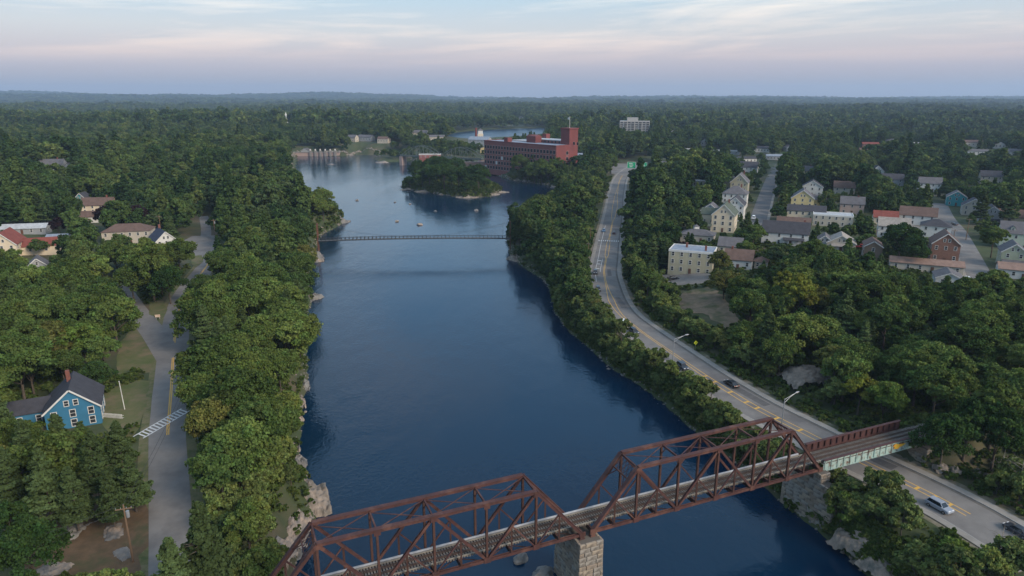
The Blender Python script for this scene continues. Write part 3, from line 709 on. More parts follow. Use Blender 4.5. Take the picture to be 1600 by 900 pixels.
def hip_roof(w_, d_, z, rh, ov=.5, x0=0, y0=0):
    a, b = w_ / 2 + ov, d_ / 2 + ov; mb = MB()
    if w_ >= d_: r0, r1 = (-(a - b) - .01, 0), ((a - b) + .01, 0)
    else: r0, r1 = (0, -(b - a) - .01), (0, (b - a) + .01)
    mb.add([(x0 - a, y0 - b, z), (x0 + a, y0 - b, z), (x0 + a, y0 + b, z), (x0 - a, y0 + b, z), (x0 + r0[0], y0 + r0[1], z + rh), (x0 + r1[0], y0 + r1[1], z + rh)],
           [(0, 1, 5, 4), (1, 2, 5), (2, 3, 4, 5), (3, 0, 4), (0, 3, 2, 1)] if w_ >= d_ else [(0, 1, 4), (1, 2, 5, 4), (2, 3, 5), (3, 0, 4, 5), (0, 3, 2, 1)])
    return mb
def rot2(x, y, a): return x * math.cos(a) - y * math.sin(a), x * math.sin(a) + y * math.cos(a)
def house(name, label, px, py, rot, w_, d_, hw, wall, roof, style='gable_y', rh=3.0, floors=2, nf=3, ns=3, chim=None, wing=None, porch=None, attic=True, door=True, cat='house', keep=.68, win=(.95, 1.5), trim=True, dormer=None, z=None, group=None, pt='front'):
    """px, py: photo pixel of the foot of the front wall; front is local -y"""
    x, y, zz_ = G(px, py)
    if z is not None: x, y = P(px, py, z); zz_ = z
    else: zz_ = float(terrain_z(x, y))
    a = R(rot); ox, oy = rot2(0, d_ / 2, a); cx, cy_ = x + ox, y + oy
    t = thing(name, label, cat, (cx, cy_, zz_), a, group)
    ax = {'gable_y': 'y', 'gable_x': 'x'}.get(style)
    wall_block(w_, d_, hw, rh, ax).build('wall', wall, t)
    if ax: rf = gable_roof(w_, d_, hw, rh, ax).build('roof', roof, t)
    elif style == 'hip': rf = hip_roof(w_, d_, hw, rh).build('roof', roof, t)
    else:
        rf = MB().box(-w_ / 2 + .2, -d_ / 2 + .2, hw - .1, w_ / 2 - .2, d_ / 2 - .2, hw + .06).build('roof', roof, t)
        mb = MB(); e = .3
        for b4 in ((-w_ / 2 - .1, -d_ / 2 - .1, w_ / 2 + .1, -d_ / 2 + .2), (-w_ / 2 - .1, d_ / 2 - .2, w_ / 2 + .1, d_ / 2 + .1), (-w_ / 2 - .1, -d_ / 2 + .2, -w_ / 2 + .2, d_ / 2 - .2), (w_ / 2 - .2, -d_ / 2 + .2, w_ / 2 + .1, d_ / 2 - .2)): mb.box(b4[0], b4[1], hw - .5, b4[2], b4[3], hw + .35)
        mb.build('parapet', m_white, t)
    if trim and ax == 'y':
        sl = rh / (w_ / 2)
        for sg in (-1, 1): MB().beam((sg * (w_ / 2 + .4), -d_ / 2 - .48, hw - .4 * sl - .05), (sg * .04, -d_ / 2 - .48, hw + rh - .05), .06, .35, up=(0, 1, 0) if False else (0, 0, 1)).build('bargeboard', m_white, t)
    fh = hw / floors
    for f in range(floors):
        zc = fh * f + fh * .56
        for i in range(nf):
            xx = -w_ / 2 + w_ * (i + .5) / nf
            if door and f == 0 and i == nf // 2:
                dr = MB().box(-.55, -.08, 0, .55, .04, 2.2).build('door', mat('brown door', (.12, .06, .04), .6), t); dr.location = (xx, -d_ / 2 - .02, .1)
                hd = MB().box(-.05, -.06, -.1, .05, 0, .1).build('handle', m_rail, dr); hd.location = (.4, -.08, 1.05)
            else: add_window(t, xx, -d_ / 2 - .02, zc, 0, *win)
        for i in range(ns):
            yy = -d_ / 2 + d_ * (i + .5) / ns
            add_window(t, w_ / 2 + .02, yy, zc, math.pi / 2, *win); add_window(t, -w_ / 2 - .02, yy, zc, -math.pi / 2, *win)
    if attic and ax == 'y' and rh > 2.4:
        for xx in ((-.9, .9) if w_ > 7.5 else (0,)): add_window(t, xx, -d_ / 2 - .02, hw + rh * .32, 0, .8, 1.2)
    if attic and ax == 'x' and rh > 2.4: add_window(t, w_ / 2 + .02, 0, hw + rh * .32, math.pi / 2, .8, 1.2); add_window(t, -w_ / 2 - .02, 0, hw + rh * .32, -math.pi / 2, .8, 1.2)
    for q in (chim or []):
        o = MB().box(-.4, -.4, -1.2, .4, .4, 1.5).build('chimney', m_brickc, rf); o.location = (q[0], q[1], hw + q[2])
    if dormer:
        for q in dormer:
            dm = MB().prism([(-.9, 0), (.9, 0), (.9, 1.3), (0, 2.1), (-.9, 1.3)], -.0, 2.4).build('dormer', wall, rf); dm.location = (q[0], q[1], hw + q[2])
            MB().prism([(-1.15, 1.15), (0, 2.2), (1.15, 1.15), (1.15, 1.3), (0, 2.36), (-1.15, 1.3)], -.25, 2.6).build('dormer_roof', roof, rf).location = (q[0], q[1], hw + q[2])
            add_window(t, q[0], q[1] - .02, hw + q[2] + .75, 0, .8, .95)
    if wing:                                # (x, y, w, d, h, rh, axis)
        for q in (wing if isinstance(wing, list) else [wing]):
            wall_block(q[2], q[3], q[4], q[5], q[6], q[0], q[1]).build('wing_wall', wall, t); gable_roof(q[2], q[3], q[4], q[5], q[6], .35, .16, q[0], q[1]).build('wing_roof', roof, t)
            for i in range(2): add_window(t, q[0] + (i - .5) * q[2] * .45, q[1] - q[3] / 2 - .02, q[4] * .55, 0, .9, 1.3)
    if porch:                               # (x, w, depth, height)
        for q in (porch if isinstance(porch, list) else [porch]):
            y0 = -d_ / 2 - q[2]
            MB().box(q[0] - q[1] / 2, y0, .1, q[0] + q[1] / 2, -d_ / 2 - .03, .35).build('porch_floor', m_white, t)
            MB().add([(q[0] - q[1] / 2 - .2, y0 - .3, q[3]), (q[0] + q[1] / 2 + .2, y0 - .3, q[3]), (q[0] + q[1] / 2 + .2, -d_ / 2 - .03, q[3] + .8), (q[0] - q[1] / 2 - .2, -d_ / 2 - .03, q[3] + .8),
                      (q[0] - q[1] / 2 - .2, y0 - .3, q[3] - .15), (q[0] + q[1] / 2 + .2, y0 - .3, q[3] - .15), (q[0] + q[1] / 2 + .2, -d_ / 2 - .03, q[3] + .6), (q[0] - q[1] / 2 - .2, -d_ / 2 - .03, q[3] + .6)],
                     [(0, 1, 2, 3), (7, 6, 5, 4), (0, 4, 5, 1), (1, 5, 6, 2), (2, 6, 7, 3), (3, 7, 4, 0)]).build('porch_roof', roof, t)
            npst = max(2, int(q[1] / 2.2) + 1)
            for i in range(npst): MB().box(-.09, -.09, .35, .09, .09, q[3] - .1).build('porch_post', m_white, t).location = (q[0] - q[1] / 2 + .15 + (q[1] - .3) * i / (npst - 1), y0 + .15, 0)
    rad = math.hypot(w_, d_) / 2
    HOUSES.append((cx, cy_, rad, w_ / 2, d_ / 2, a))
    pts = []
    for sx in (-1, 1):
        for sy in (-1, 1):
            q = rot2(sx * w_ / 2, sy * d_ / 2, a)
            for zq in (zz_ + hw * (1 - keep), zz_ + hw + rh * .6): pts.append(Qv(cx + q[0], cy_ + q[1], zq))
    pts = np.array(pts); KEEP.append(((pts[:, 0].min(), pts[:, 1].min(), pts[:, 0].max(), pts[:, 1].max()), cy_))
    return t
ra, rb, rc_, rd = roofm('charcoal shingles', (.055, .055, .065)), roofm('grey shingles', (.125, .12, .128)), roofm('brown shingles', (.135, .088, .072)), roofm('red shingles', (.21, .06, .045))
rgreen, rpale, rblue, rrust = roofm('green shingles', (.09, .11, .085)), roofm('pale membrane roof', (.42, .44, .46)), roofm('blue grey membrane', (.24, .28, .34)), roofm('rusty metal roof', (.25, .165, .13))
cream, tan, wht, yel, sage, brick = paint('cream siding', (.62, .52, .38)), paint('olive tan siding', (.40, .365, .26)), paint('white siding', (.58, .57, .54)), paint('yellow siding', (.58, .47, .24)), paint('sage siding', (.36, .39, .28)), mat('house brick', (.24, .125, .09), .9, (.18, .095, .07), 1.2)
blue, grey, tealp, beige, ltgreen = paint('blue siding', (.038, .16, .27)), paint('grey siding', (.30, .31, .32)), paint('teal siding', (.04, .20, .24)), paint('beige siding', (.45, .40, .33)), paint('pale green siding', (.45, .50, .40))
# left bank
house('blue_house', 'blue clapboard house with grey gable roof beside the left road', 118, 668, 27, 10.6, 11.5, 4.6, blue, ra, 'gable_y', 4.6, 2, 3, 3, [(-.6, 1.5, 5.2)], [(-9.0, 2.5, 8.0, 6.5, 3.4, 2.0, 'x')], None, True, False, keep=.5, win=(1.0, 1.6))
house('long_house', 'long pale house with brown hip roof left of the parking lot', 199, 381, 14, 22, 11, 6.2, beige, rc_, 'hip', 3.2, 2, 6, 3, None, None, None, cat='house')
house('gable_house', 'white house with navy roof and dormer beside the left parking lot', 262, 392, 38, 9, 15, 5.2, wht, roofm('navy shingles', (.045, .055, .085)), 'gable_y', 4.2, 2, 3, 4, [(0, 5, 4.4)])
house('cream_house', 'cream gabled house with red roof at the left edge', 6, 404, 20, 11, 15, 6.2, cream, rd, 'gable_y', 5.2, 2, 3, 4, None, [(12, 3, 14, 9, 3.6, 3.0, 'x')], door=False)
house('greenhouse_shed', 'low shed with pale metal roof behind the red-roofed house', 35, 366, 12, 22, 7, 3.0, grey, rpale, 'gable_x', 1.8, 1, 5, 1, attic=False)
house('small_shed', 'small blue-grey roofed shed beside the cream house', 88, 381, 12, 9, 7, 2.6, grey, rblue, 'gable_x', 1.6, 1, 2, 1, attic=False)
house('grey_garage', 'small grey gabled garage among trees below the cream house', 60, 426, 30, 7, 8, 3.0, grey, rb, 'gable_y', 3, 1, 2, 1)
house('red_roof_house', 'house with rusty red roof beside the purple-leaved trees', 152, 333, 10, 18, 10, 5, cream, rc_, 'gable_x', 4, 2, 4, 2, [(5, 0, 4)])
house('teal_house', 'small dark teal gabled house deep in the left wood', 127, 324, 12, 8, 10, 5, tealp, ra, 'gable_y', 4, 2, 2, 2)
house('white_cottage', 'white cottage behind the leftmost purple-leaved tree', 141, 348, 15, 9, 8, 3.5, wht, rc_, 'gable_x', 2.6, 1, 3, 1)
house('grey_house', 'large grey house alone in the distant left forest', 76, 274, 10, 22, 14, 8, grey, rb, 'gable_x', 5, 2, 5, 3, [(6, 0, 5)], [(14, 2, 10, 9, 6, 3.5, 'y')])
KEEP.append(((26, 612, 88, 640), HOUSES[0][1]))
# street running away on the right
S = -23
house('apartment_block', 'three-storey olive tan apartment block with flat blue-grey roof', 1077, 428, S, 18.2, 12.5, 9.6, tan, rblue, 'flat', 0, 3, 5, 3, [(-3, 2, .6), (5.5, -2, .6)], keep=.95, win=(1.0, 1.6), cat='apartment block')
house('white_bungalow', 'white house with brown-red roof right of the olive apartment block', 1152, 421, S, 11, 9.5, 4.2, wht, rc_, 'gable_x', 3.4, 1, 3, 2, [(-3, 0, 3)], keep=.8)
house('garden_kiosk', 'small open pavilion with brown hip roof beside the white bungalow', 1188, 420, S, 5, 5, 3, beige, rc_, 'hip', 1.8, 1, 2, 2)
house('grey_roof_house', 'beige cottage with grey hip roof behind the olive apartment block', 1139, 398, S, 10, 9, 4.0, cream, rb, 'gable_x', 3.2, 1, 3, 2)
house('low_garage', 'low building with grey roof and white cupola behind the apartment block', 1088, 379, S, 16, 10, 3.8, beige, rb, 'hip', 2.2, 1, 4, 2)
house('yellow_house', 'tall cream gabled house with green-grey roof and porches up the right street', 1128, 363, S, 11.5, 17, 9.2, cream, rgreen, 'gable_y', 5.4, 3, 3, 4, [(1, 5, 5)], [(-8.5, 4, 8, 9, 7.8, 2.8, 'x')], [(-8.5, 6, 2.4, 3.2)], keep=.9, win=(1.1, 1.7))
house('white_house', 'white three-storey house with dark gable right behind the tall cream house', 1146, 345, S, 10, 14, 9, wht, ra, 'gable_y', 4.4, 3, 3, 3, None, None, None)
house('hip_house', 'white house with grey hip roof and red dormer further up the right street', 1146, 325, S, 15, 13, 9, wht, rb, 'hip', 4.6, 3, 4, 3, [(3, 3, 4)])
house('shingle_house', 'grey-olive house with tall front gable near the top of the right street', 1153, 307, S, 12, 15, 10, tan, rb, 'gable_y', 6, 3, 3, 3, [(2, 4, 6)], [(-11, 4, 13, 11, 9, 4, 'x')])
house('far_street_house', 'white house with dark grey roof closing the far end of the right street row', 1166, 272, S, 20, 14, 7, wht, ra, 'gable_x', 5, 2, 5, 2, [(3, 0, 4)])
house('white_hall', 'long white house with charcoal roof right of the street', 1225, 383, S, 21, 11, 6, wht, ra, 'gable_x', 4.6, 2, 4, 2, [(8, 2, 4)], None, [(4, 9, 2, 3)], keep=.8)
house('yellow_corner_house', 'pale yellow gabled house on the right side of the street', 1252, 331, S, 13, 14, 8.5, yel, rb, 'gable_y', 4.8, 3, 3, 3, None, [(10, 2, 10, 10, 7.5, 2.5, 'x')])
house('black_roof_house', 'cream house with flat black front roof below the yellow house', 1258, 347, S, 20, 9, 6.4, cream, ra, 'gable_x', 2.6, 2, 6, 2)
house('brown_roof_house', 'cream house with brown roof and white gable behind the long white house', 1238, 366, S, 16, 9, 5, yel, rc_, 'gable_x', 3.2, 2, 4, 2)
house('flat_roof_block', 'pale grey flat-roofed block right of the black-roofed house', 1300, 354, S, 20, 12, 6, beige, rpale, 'flat', 0, 2, 6, 3)
house('tan_cottage', 'pale cottage with white front gable and open porch beside the red trailer', 1313, 393, S, 12, 11, 4, beige, roofm('tan shingles', (.30, .27, .24)), 'gable_y', 3.4, 1, 3, 2, None, None, (0, 8, 2.2, 2.8))
house('small_grey_house', 'small grey-roofed house between white hall and tan cottage', 1287, 390, S, 8, 9, 3.6, grey, rb, 'gable_y', 3, 1, 2, 2)
house('brown_shed', 'tall narrow brown shed right of the red trailer', 1362, 408, S, 7, 11, 6.5, paint('brown siding', (.20, .14, .10)), rc_, 'gable_y', 2.2, 2, 1, 2, attic=False, door=False)
house('red_roof_shed', 'bright red roofed shed between trees on the right', 1383, 351, S, 12, 10, 4, cream, rd, 'gable_x', 3, 1, 3, 2)
house('skylight_house', 'white house with tan roof and skylights above the navy-roofed house', 1432, 352, -30, 18, 11, 5.5, wht, rc_, 'gable_x', 4, 2, 4, 2)
house('navy_roof_house', 'white house with dark navy hip roof at the street bend', 1460, 372, -30, 13, 11, 6, wht, ra, 'hip', 3, 2, 3, 3, None)
house('brick_house', 'brown brick gabled house with white balconies above the rusty roof', 1474, 411, -25, 10.5, 12, 8.4, brick, rc_, 'gable_y', 4.4, 2, 3, 3, None, None, None, keep=.95)
house('rusty_roof_building', 'long low building with rusty metal roof below the brick house', 1446, 425, -25, 26, 7, 3.2, beige, rrust, 'gable_x', 1.6, 1, 6, 1, attic=False)
house('grey_shed', 'low grey-white shed beside the parked car near the wood edge', 1482, 447, -25, 9, 10, 3, wht, rb, 'gable_y', 2, 1, 2, 2)
house('pale_green_house', 'pale green house with grey roof and dormers at the right edge', 1592, 390, -28, 16, 12, 7.5, ltgreen, rb, 'gable_x', 4.6, 2, 4, 3, None, None, None, dormer=[(-3.5, -4.6, .9), (3.5, -4.6, .9)])
house('porch_house', 'small grey-green house with white porch and balcony at the right edge', 1581, 420, -28, 9, 11, 7, sage, rb, 'gable_y', 3.4, 2, 2, 2, None, None, (0, 8, 2.4, 3))
house('white_garage', 'white flat garage with rusty roof at the right edge', 1590, 436, -28, 13, 9, 3.6, wht, rrust, 'gable_x', 1.8, 1, 4, 2, attic=False)
house('teal_shed', 'bright teal house among trees right of the street bend', 1493, 322, -28, 11, 9, 6, paint('bright teal siding', (.05, .28, .30)), rb, 'gable_y', 3.6, 2, 3, 2)
house('olive_house', 'house with dark roof half hidden right of the bend', 1520, 337, -28, 12, 10, 6, beige, ra, 'gable_y', 4, 2, 3, 2)
house('tiny_white_house', 'small white gabled house in the trees above the red-roofed shed', 1370, 279, -20, 11, 12, 7, wht, ra, 'gable_y', 5, 2, 2, 2)
house('backyard_house', 'small dark-roofed house behind the tiny white one', 1394, 290, -20, 16, 11, 5, grey, ra, 'gable_x', 4, 2, 3, 2)
house('yellow_far_house', 'small yellow house with grey roof up the right street', 1258, 276, S, 12, 10, 6, yel, rb, 'gable_x', 4, 2, 3, 2, [(4, 0, 4)])
house('box_house', 'small white flat-roofed box among trees left of the street', 1091, 293, S, 12, 8, 5, wht, rpale, 'flat', 0, 1, 2, 2)
house('rose_house', 'pink-beige house with grey roof behind the flat-roofed block', 1330, 335, S, 13, 10, 6.4, paint('rose siding', (.45, .33, .28)), rb, 'gable_x', 3.8, 2, 3, 2, [(3, 0, 3)])
house('white_duplex', 'white duplex with tan roof between the red trailer and the skylight house', 1395, 372, -24, 14, 10, 6, wht, roofm('tan shingles', (.30, .27, .24)), 'gable_x', 3.6, 2, 4, 2, None, None, (0, 6, 2, 2.8))
house('grey_gable_house', 'grey house with white trim right of the street bend', 1548, 352, -28, 11, 12, 6.4, grey, ra, 'gable_y', 4, 2, 3, 2, None, None, (0, 7, 2, 2.8))
house('cream_bungalow', 'cream bungalow with brown roof at the far right above the green house', 1582, 352, -28, 14, 10, 4.6, cream, rc_, 'gable_x', 3.6, 1, 4, 2)
house('blue_grey_house', 'blue-grey house left of the white three-storey house', 1108, 345, S, 10, 10, 6, paint('blue grey siding', (.24, .28, .32)), rb, 'gable_y', 3.6, 2, 2, 2)
house('white_barn', 'white barn-like house with dark roof up the right side of the street', 1268, 306, S, 14, 11, 6.5, wht, ra, 'gable_y', 4.4, 2, 3, 2)
house('tan_barn', 'tan house with brown roof among trees above the black-roofed house', 1318, 306, S, 14, 10, 6, beige, rc_, 'gable_x', 4, 2, 3, 2)
house('pale_duplex', 'pale two-storey house in trees above the teal one', 1452, 300, -24, 15, 11, 6.5, wht, rb, 'gable_x', 4, 2, 4, 2)
house('buff_house', 'buff house with charcoal roof in trees at the upper right', 1548, 288, -24, 15, 11, 6.5, beige, ra, 'gable_x', 4, 2, 4, 2)
# far town: small but separate
FAR = [(1356, 243, 26, 16, 8, brick, rc_, 'brick house with brown roof in the far right trees'), (1360, 231, 30, 14, 7, brick, rd, 'far brick block behind the brown-roofed brick house'), (1395, 226, 22, 12, 8, wht, rb, 'far white gabled house right of the brick block'),
       (1430, 229, 48, 18, 7, beige, rpale, 'far long pale flat-roofed building'), (1488, 231, 22, 14, 8, wht, rb, 'far white house left of the brown-roofed one'), (1520, 230, 40, 16, 9, beige, rc_, 'far large house with brown roof near the right edge'),
       (1528, 242, 30, 12, 6, wht, rb, 'far low white building below the brown-roofed house'), (1562, 232, 18, 12, 8, wht, ra, 'far white gabled house near the right edge'), (1588, 243, 30, 14, 7, grey, rb, 'far grey house at the right edge'),
       (1237, 236, 20, 13, 7, wht, rb, 'far white house beyond the end of the right street'), (1210, 250, 26, 12, 6, grey, rblue, 'far grey shed left of the street end'), (1190, 238, 26, 14, 7, wht, ra, 'far dark-roofed white house at the street head'),
       (1090, 240, 44, 18, 7, beige, rpale, 'far long flat-roofed store behind the trees'), (1128, 241, 60, 18, 6, grey, rpale, 'far wide pale-roofed shop building'), (1100, 228, 14, 12, 9, wht, rb, 'far small white house above the shops'),
       (1057, 216, 22, 14, 12, wht, rb, 'far white house in trees right of the white apartment tower'), (1168, 254, 30, 14, 6, wht, ra, 'far dark-roofed house above the street row'), (1040, 262, 20, 12, 6, wht, rb, 'far white house right of the green signs'),
       (1195, 193, 70, 24, 10, beige, rpale, 'long pale flat building far out in the forest'), (960, 190, 66, 22, 10, beige, rpale, 'pale flat roof far behind the mill tower'), (812, 187, 26, 16, 8, wht, rb, 'far white house above the upper river'),
       (476, 234, 18, 13, 9, grey, rb, 'white house at the left end of the dam'), (549, 222, 20, 14, 10, beige, rb, 'cream gabled house on the far bank above the dam'), (569, 226, 36, 18, 9, grey, rb, 'low grey-roofed house on the far bank'),
       (598, 224, 24, 16, 9, beige, rc_, 'beige house beside the grey-roofed one on the far bank'), (655, 214, 36, 18, 10, beige, rb, 'pale building at the far end of the arch bridge'), (683, 220, 34, 18, 8, beige, rb, 'long pale house behind the arch bridge'),
       (747, 228, 44, 22, 12, grey, rblue, 'blue-grey roofed mill outbuilding left of the brick mill'), (760, 239, 22, 14, 8, yel, rb, 'cream building squeezed beside the left end of the brick mill'), (905, 250, 26, 18, 7, grey, rblue, 'low grey shed at the right foot of the brick mill')]
for px_, py_, w_, d_, h_, wl, rf_, lb in FAR:
    house('far_house', lb, px_, py_, random.uniform(-25, 10), w_ * .72, d_ * .72, h_ * .75, wl, rf_, 'flat' if rf_ in (rpale,) else random.choice(('gable_x', 'gable_y') if w_ < 24 else ('gable_x',)), 0 if rf_ is rpale else h_ * .35, max(1, int(h_ * .75 / 3.4)), max(2, min(5, int(w_ / 5))), 1, attic=False, door=False, trim=False, win=(1.3, 1.7), cat='building', keep=.45)
# small parts of the kiosk and cupola
x, y, z = G(1090, 376); cu = thing('roof_cupola', 'white cupola vent on the low grey roof behind the apartment block', 'cupola', (x, y + 4, z + 5.2))
MB().box(-1.2, -1.2, 0, 1.2, 1.2, 1.5).build('box', m_white, cu); hip_roof(2.4, 2.4, 1.5, .9, .25).build('cap', rb, cu)
# white church steeple far left
x, y, z = G(448, 196); stp = thing('church_steeple', 'tiny white church steeple rising from the far left forest', 'steeple', (x, y, z))
MB().box(-3, -3, 0, 3, 3, 18).build('tower', m_white, stp); MB().box(-2.2, -2.2, 18, 2.2, 2.2, 23).build('belfry', m_white, stp); MB().add([(-2.4, -2.4, 23), (2.4, -2.4, 23), (2.4, 2.4, 23), (-2.4, 2.4, 23), (0, 0, 31)], [(0, 1, 4), (1, 2, 4), (2, 3, 4), (3, 0, 4)]).build('spire', m_white, stp)
KEEP.append(((444, 178, 453, 190), y))

# ---------------------------------------------------------------- the brick mill
m_mill = mat('mill brick', (.23, .085, .074), .9, (.18, .068, .06), .12, .1, 2, detail=7); m_mill2 = mat('mill brick end wall', (.175, .052, .049), .9, (.14, .044, .042), .12, detail=7)
m_milltrim = mat('mill stone trim', (.34, .25, .22), .85); m_sash = mat('mill sash', (.014, .016, .02), .4, spec=.15); m_blind = mat('pale blind', (.45, .46, .44), .6)
ma, mb_ = np.array(P(757, 265, 5)), np.array(P(868, 279, 5)); dm = mb_ - ma; Lm = float(np.linalg.norm(dm)); am = math.atan2(dm[1], dm[0]); zb = 5.0
mill = thing('brick_mill', 'long five-storey red brick mill with tower and pale flat roofs', 'mill', (ma[0], ma[1], zb), am)
Hm = 31.0; Dm = 24.0
MB().box(0, 0, -4, Lm, Dm, Hm).build('main_wall', m_mill, mill)
MB().box(.6, .6, Hm - .2, Lm - .6, Dm - .6, Hm + .25).build('main_roof', rblue, mill)
mbp = MB()
for q in ((-.2, -.2, Lm + .2, .5), (-.2, Dm - .5, Lm + .2, Dm + .2), (-.2, .5, .5, Dm - .5), (Lm - .5, .5, Lm + .2, Dm - .5)): mbp.box(q[0], q[1], Hm - .6, q[2], q[3], Hm + .7)
mbp.build('cornice', m_mill2, mill)
# rear wings seen over the roof
MB().box(-2, Dm + .05, -4, 46, Dm + 70, Hm - 1.0).build('rear_wing', m_mill, mill); MB().box(-1.4, Dm + .6, Hm - 1.1, 45.4, Dm + 69.4, Hm - .6).build('rear_roof', rpale, mill)
MB().box(46.2, Dm + .05, -4, Lm - 15, Dm + 17, Hm + 3).build('right_wing', m_mill, mill); MB().box(46.8, Dm + .6, Hm + 2.9, Lm - 15.6, Dm + 16.4, Hm + 3.5).build('right_roof', rpale, mill)
tw = MB().box(Lm - 14.9, Dm - 3, -4, Lm - 3, Dm + 9, Hm + 15).build('tower', m_mill2, mill)
MB().box(Lm - 15.5, Dm - 3.6, Hm + 15.05, Lm - 2.4, Dm + 9.6, Hm + 16.2).build('tower_cap', m_mill2, tw)
MB().beam((Lm - 9, Dm + 3, Hm + 16.2), (Lm - 9, Dm + 3, Hm + 27), .3, .3).build('flagpole', m_white, tw)
MB().box(Lm - 11.8, Dm + 2.9, Hm + 24.2, Lm - 9.2, Dm + 3.1, Hm + 26.2).build('flag', m_white, tw)
for q, nm in (((30, 3, 36, 9, 4.5), 'roof_hut'), ((52, Dm - 9, 66, Dm - .5, 7), 'stair_head'), ((10, Dm + 30, 22, Dm + 38, 5), 'roof_hut'), ((28, Dm + 36, 34, Dm + 42, 6.5), 'roof_hut')):
    MB().box(q[0], q[1], Hm - 1, q[2], q[3], Hm + q[4]).build(nm, m_mill2, mill)
MB().box(Lm - 14, -1.5, -4, Lm, -.02, 4).build('loading_dock', m_milltrim, mill)
MB().box(Lm + .03, .3, -4, Lm + .3, Dm - .3, Hm - .65).build('end_wall', m_mill2, mill)
nwc = 24; pit = Lm / nwc
wf = MB().box(-1.6, -.16, -1.95, 1.6, .05, -1.62); wf.box(-1.6, -.16, 1.62, 1.6, .05, 1.9); wf.box(-1.6, -.1, -1.61, -1.46, .05, 1.61); wf.box(1.46, -.1, -1.61, 1.6, .05, 1.61); wfm = wf.mesh('window', m_milltrim)
wp = MB().box(-1.45, -.06, -1.61, 1.45, .05, 1.61); wpm = [wp.mesh('pane', m_sash), wp.mesh('pane', m_blind)]
for f in range(5):
    for i in range(nwc):
        w0 = link('window', wfm, mill, (pit * (i + .5), -.03, 3.6 + f * 5.35), 0); link('pane', wpm[1 if random.random() < .09 and f < 3 else 0], w0)
for f in range(4): w0 = link('window', wfm, mill, (Lm + .33, Dm - 9, 7 + f * 5.6), math.pi / 2); link('pane', wpm[0], w0)
for f in range(6):
    for i in range(3): w0 = link('window', wfm, mill, (Lm - 14.97, Dm + 10.5 + i * 2.5, 4 + f * 5.2), math.pi / 2); w0.scale = (.7, 1, .9); link('pane', wpm[0], w0)
for i in range(14): w0 = link('window', wfm, mill, (50 + i * 5.2, Dm + .02, Hm + 1.6), 0); w0.scale = (.8, 1, .8); link('pane', wpm[0], w0)
KEEP.append(((755, 200, 872, 258), ma[1])); KEEP.append(((868, 200, 918, 236), ma[1])); KEEP.append(((755, 250, 805, 268), ma[1]))
HOUSES.append((ma[0] + 45, ma[1] + 30, 75, 62, 45, am))
# brick gatehouse and wall near the island
x, y, z = P(668, 256, 4) + (4,)
house('brick_gatehouse', 'small red brick gatehouse by the water left of the island trees', 672, 256, 5, 26, 14, 11, m_mill, rb, 'flat', 0, 2, 5, 2, cat='building', keep=1, z=4.0, trim=False)
x, y = P(735, 262, 4); wl = thing('mill_wall', 'tan masonry retaining wall along the water between gatehouse and mill', 'wall', (x, y, 2), .02)
MB().box(-42, 0, -4, 40, 3, 8).build('wall', mat('tan masonry', (.33, .20, .15), .9, (.24, .15, .12), .3), wl); MB().box(-42, -.2, 8.02, 40, 3.2, 8.5).build('coping', m_milltrim, wl)
# chimney and white cupola at the mill's left
x, y = P(744, 226, 10); ch = thing('brick_chimney', 'brick chimney stack rising left of the mill', 'chimney', (x, y, 10)); MB().tube([(0, 0, 0), (0, 0, 24)], [2.1, 1.6], 10).build('shaft', m_mill2, ch); MB().tube([(0, 0, 24), (0, 0, 25.5)], [2.0, 2.0], 10).build('cap', m_mill2, ch)
x, y = P(751, 228, 10); cp_ = thing('white_cupola', 'white square cupola beside the brick chimney', 'cupola', (x, y, 10)); MB().box(-4, -4, 0, 4, 4, 18).build('tower', cream, cp_); MB().box(-3.4, -3.4, 18, 3.4, 3.4, 23).build('lantern', m_white, cp_); hip_roof(7, 7, 23, 3, .5).build('cap', rb, cp_)
for i in (-1, 1): add_window(cp_, i * 2, -4.02, 13, 0, 1.6, 3)
KEEP.append(((738, 203, 756, 222), y))
# apartment tower
x, y = P(991, 211, 14); ap = thing('apartment_tower', 'white concrete apartment tower with balconies above the far trees', 'apartment block', (x, y, 14), R(-8)); conc = paint('pale concrete', (.36, .35, .34))
MB().box(-27, 0, -3, 27, 18, 25).build('wall', conc, ap); MB().box(-14, 3, 25.05, 6, 15, 31).build('lift_house', conc, ap); MB().box(-26.5, .5, 25.02, -14.2, 17.5, 25.4).build('roof', rpale, ap)
band = MB().box(-2.6, -.08, -1.0, 2.6, .05, 1.0).mesh('pane', m_pane); bal = MB().box(-2.8, -1.4, -1.6, 2.8, -.09, -.9).mesh('balcony', conc)
for f in range(7):
    for i in range(8):
        xx = -23.5 + i * 6.7; o = link('window', band, ap, (xx, -.02, 3.0 + f * 3.25), 0)
        if i % 2: link('balcony', bal, ap, (xx, -.02, 3.0 + f * 3.25), 0)
KEEP.append(((970, 187, 1013, 207), y)); HOUSES.append((x, y + 9, 32, 28, 12, 0))

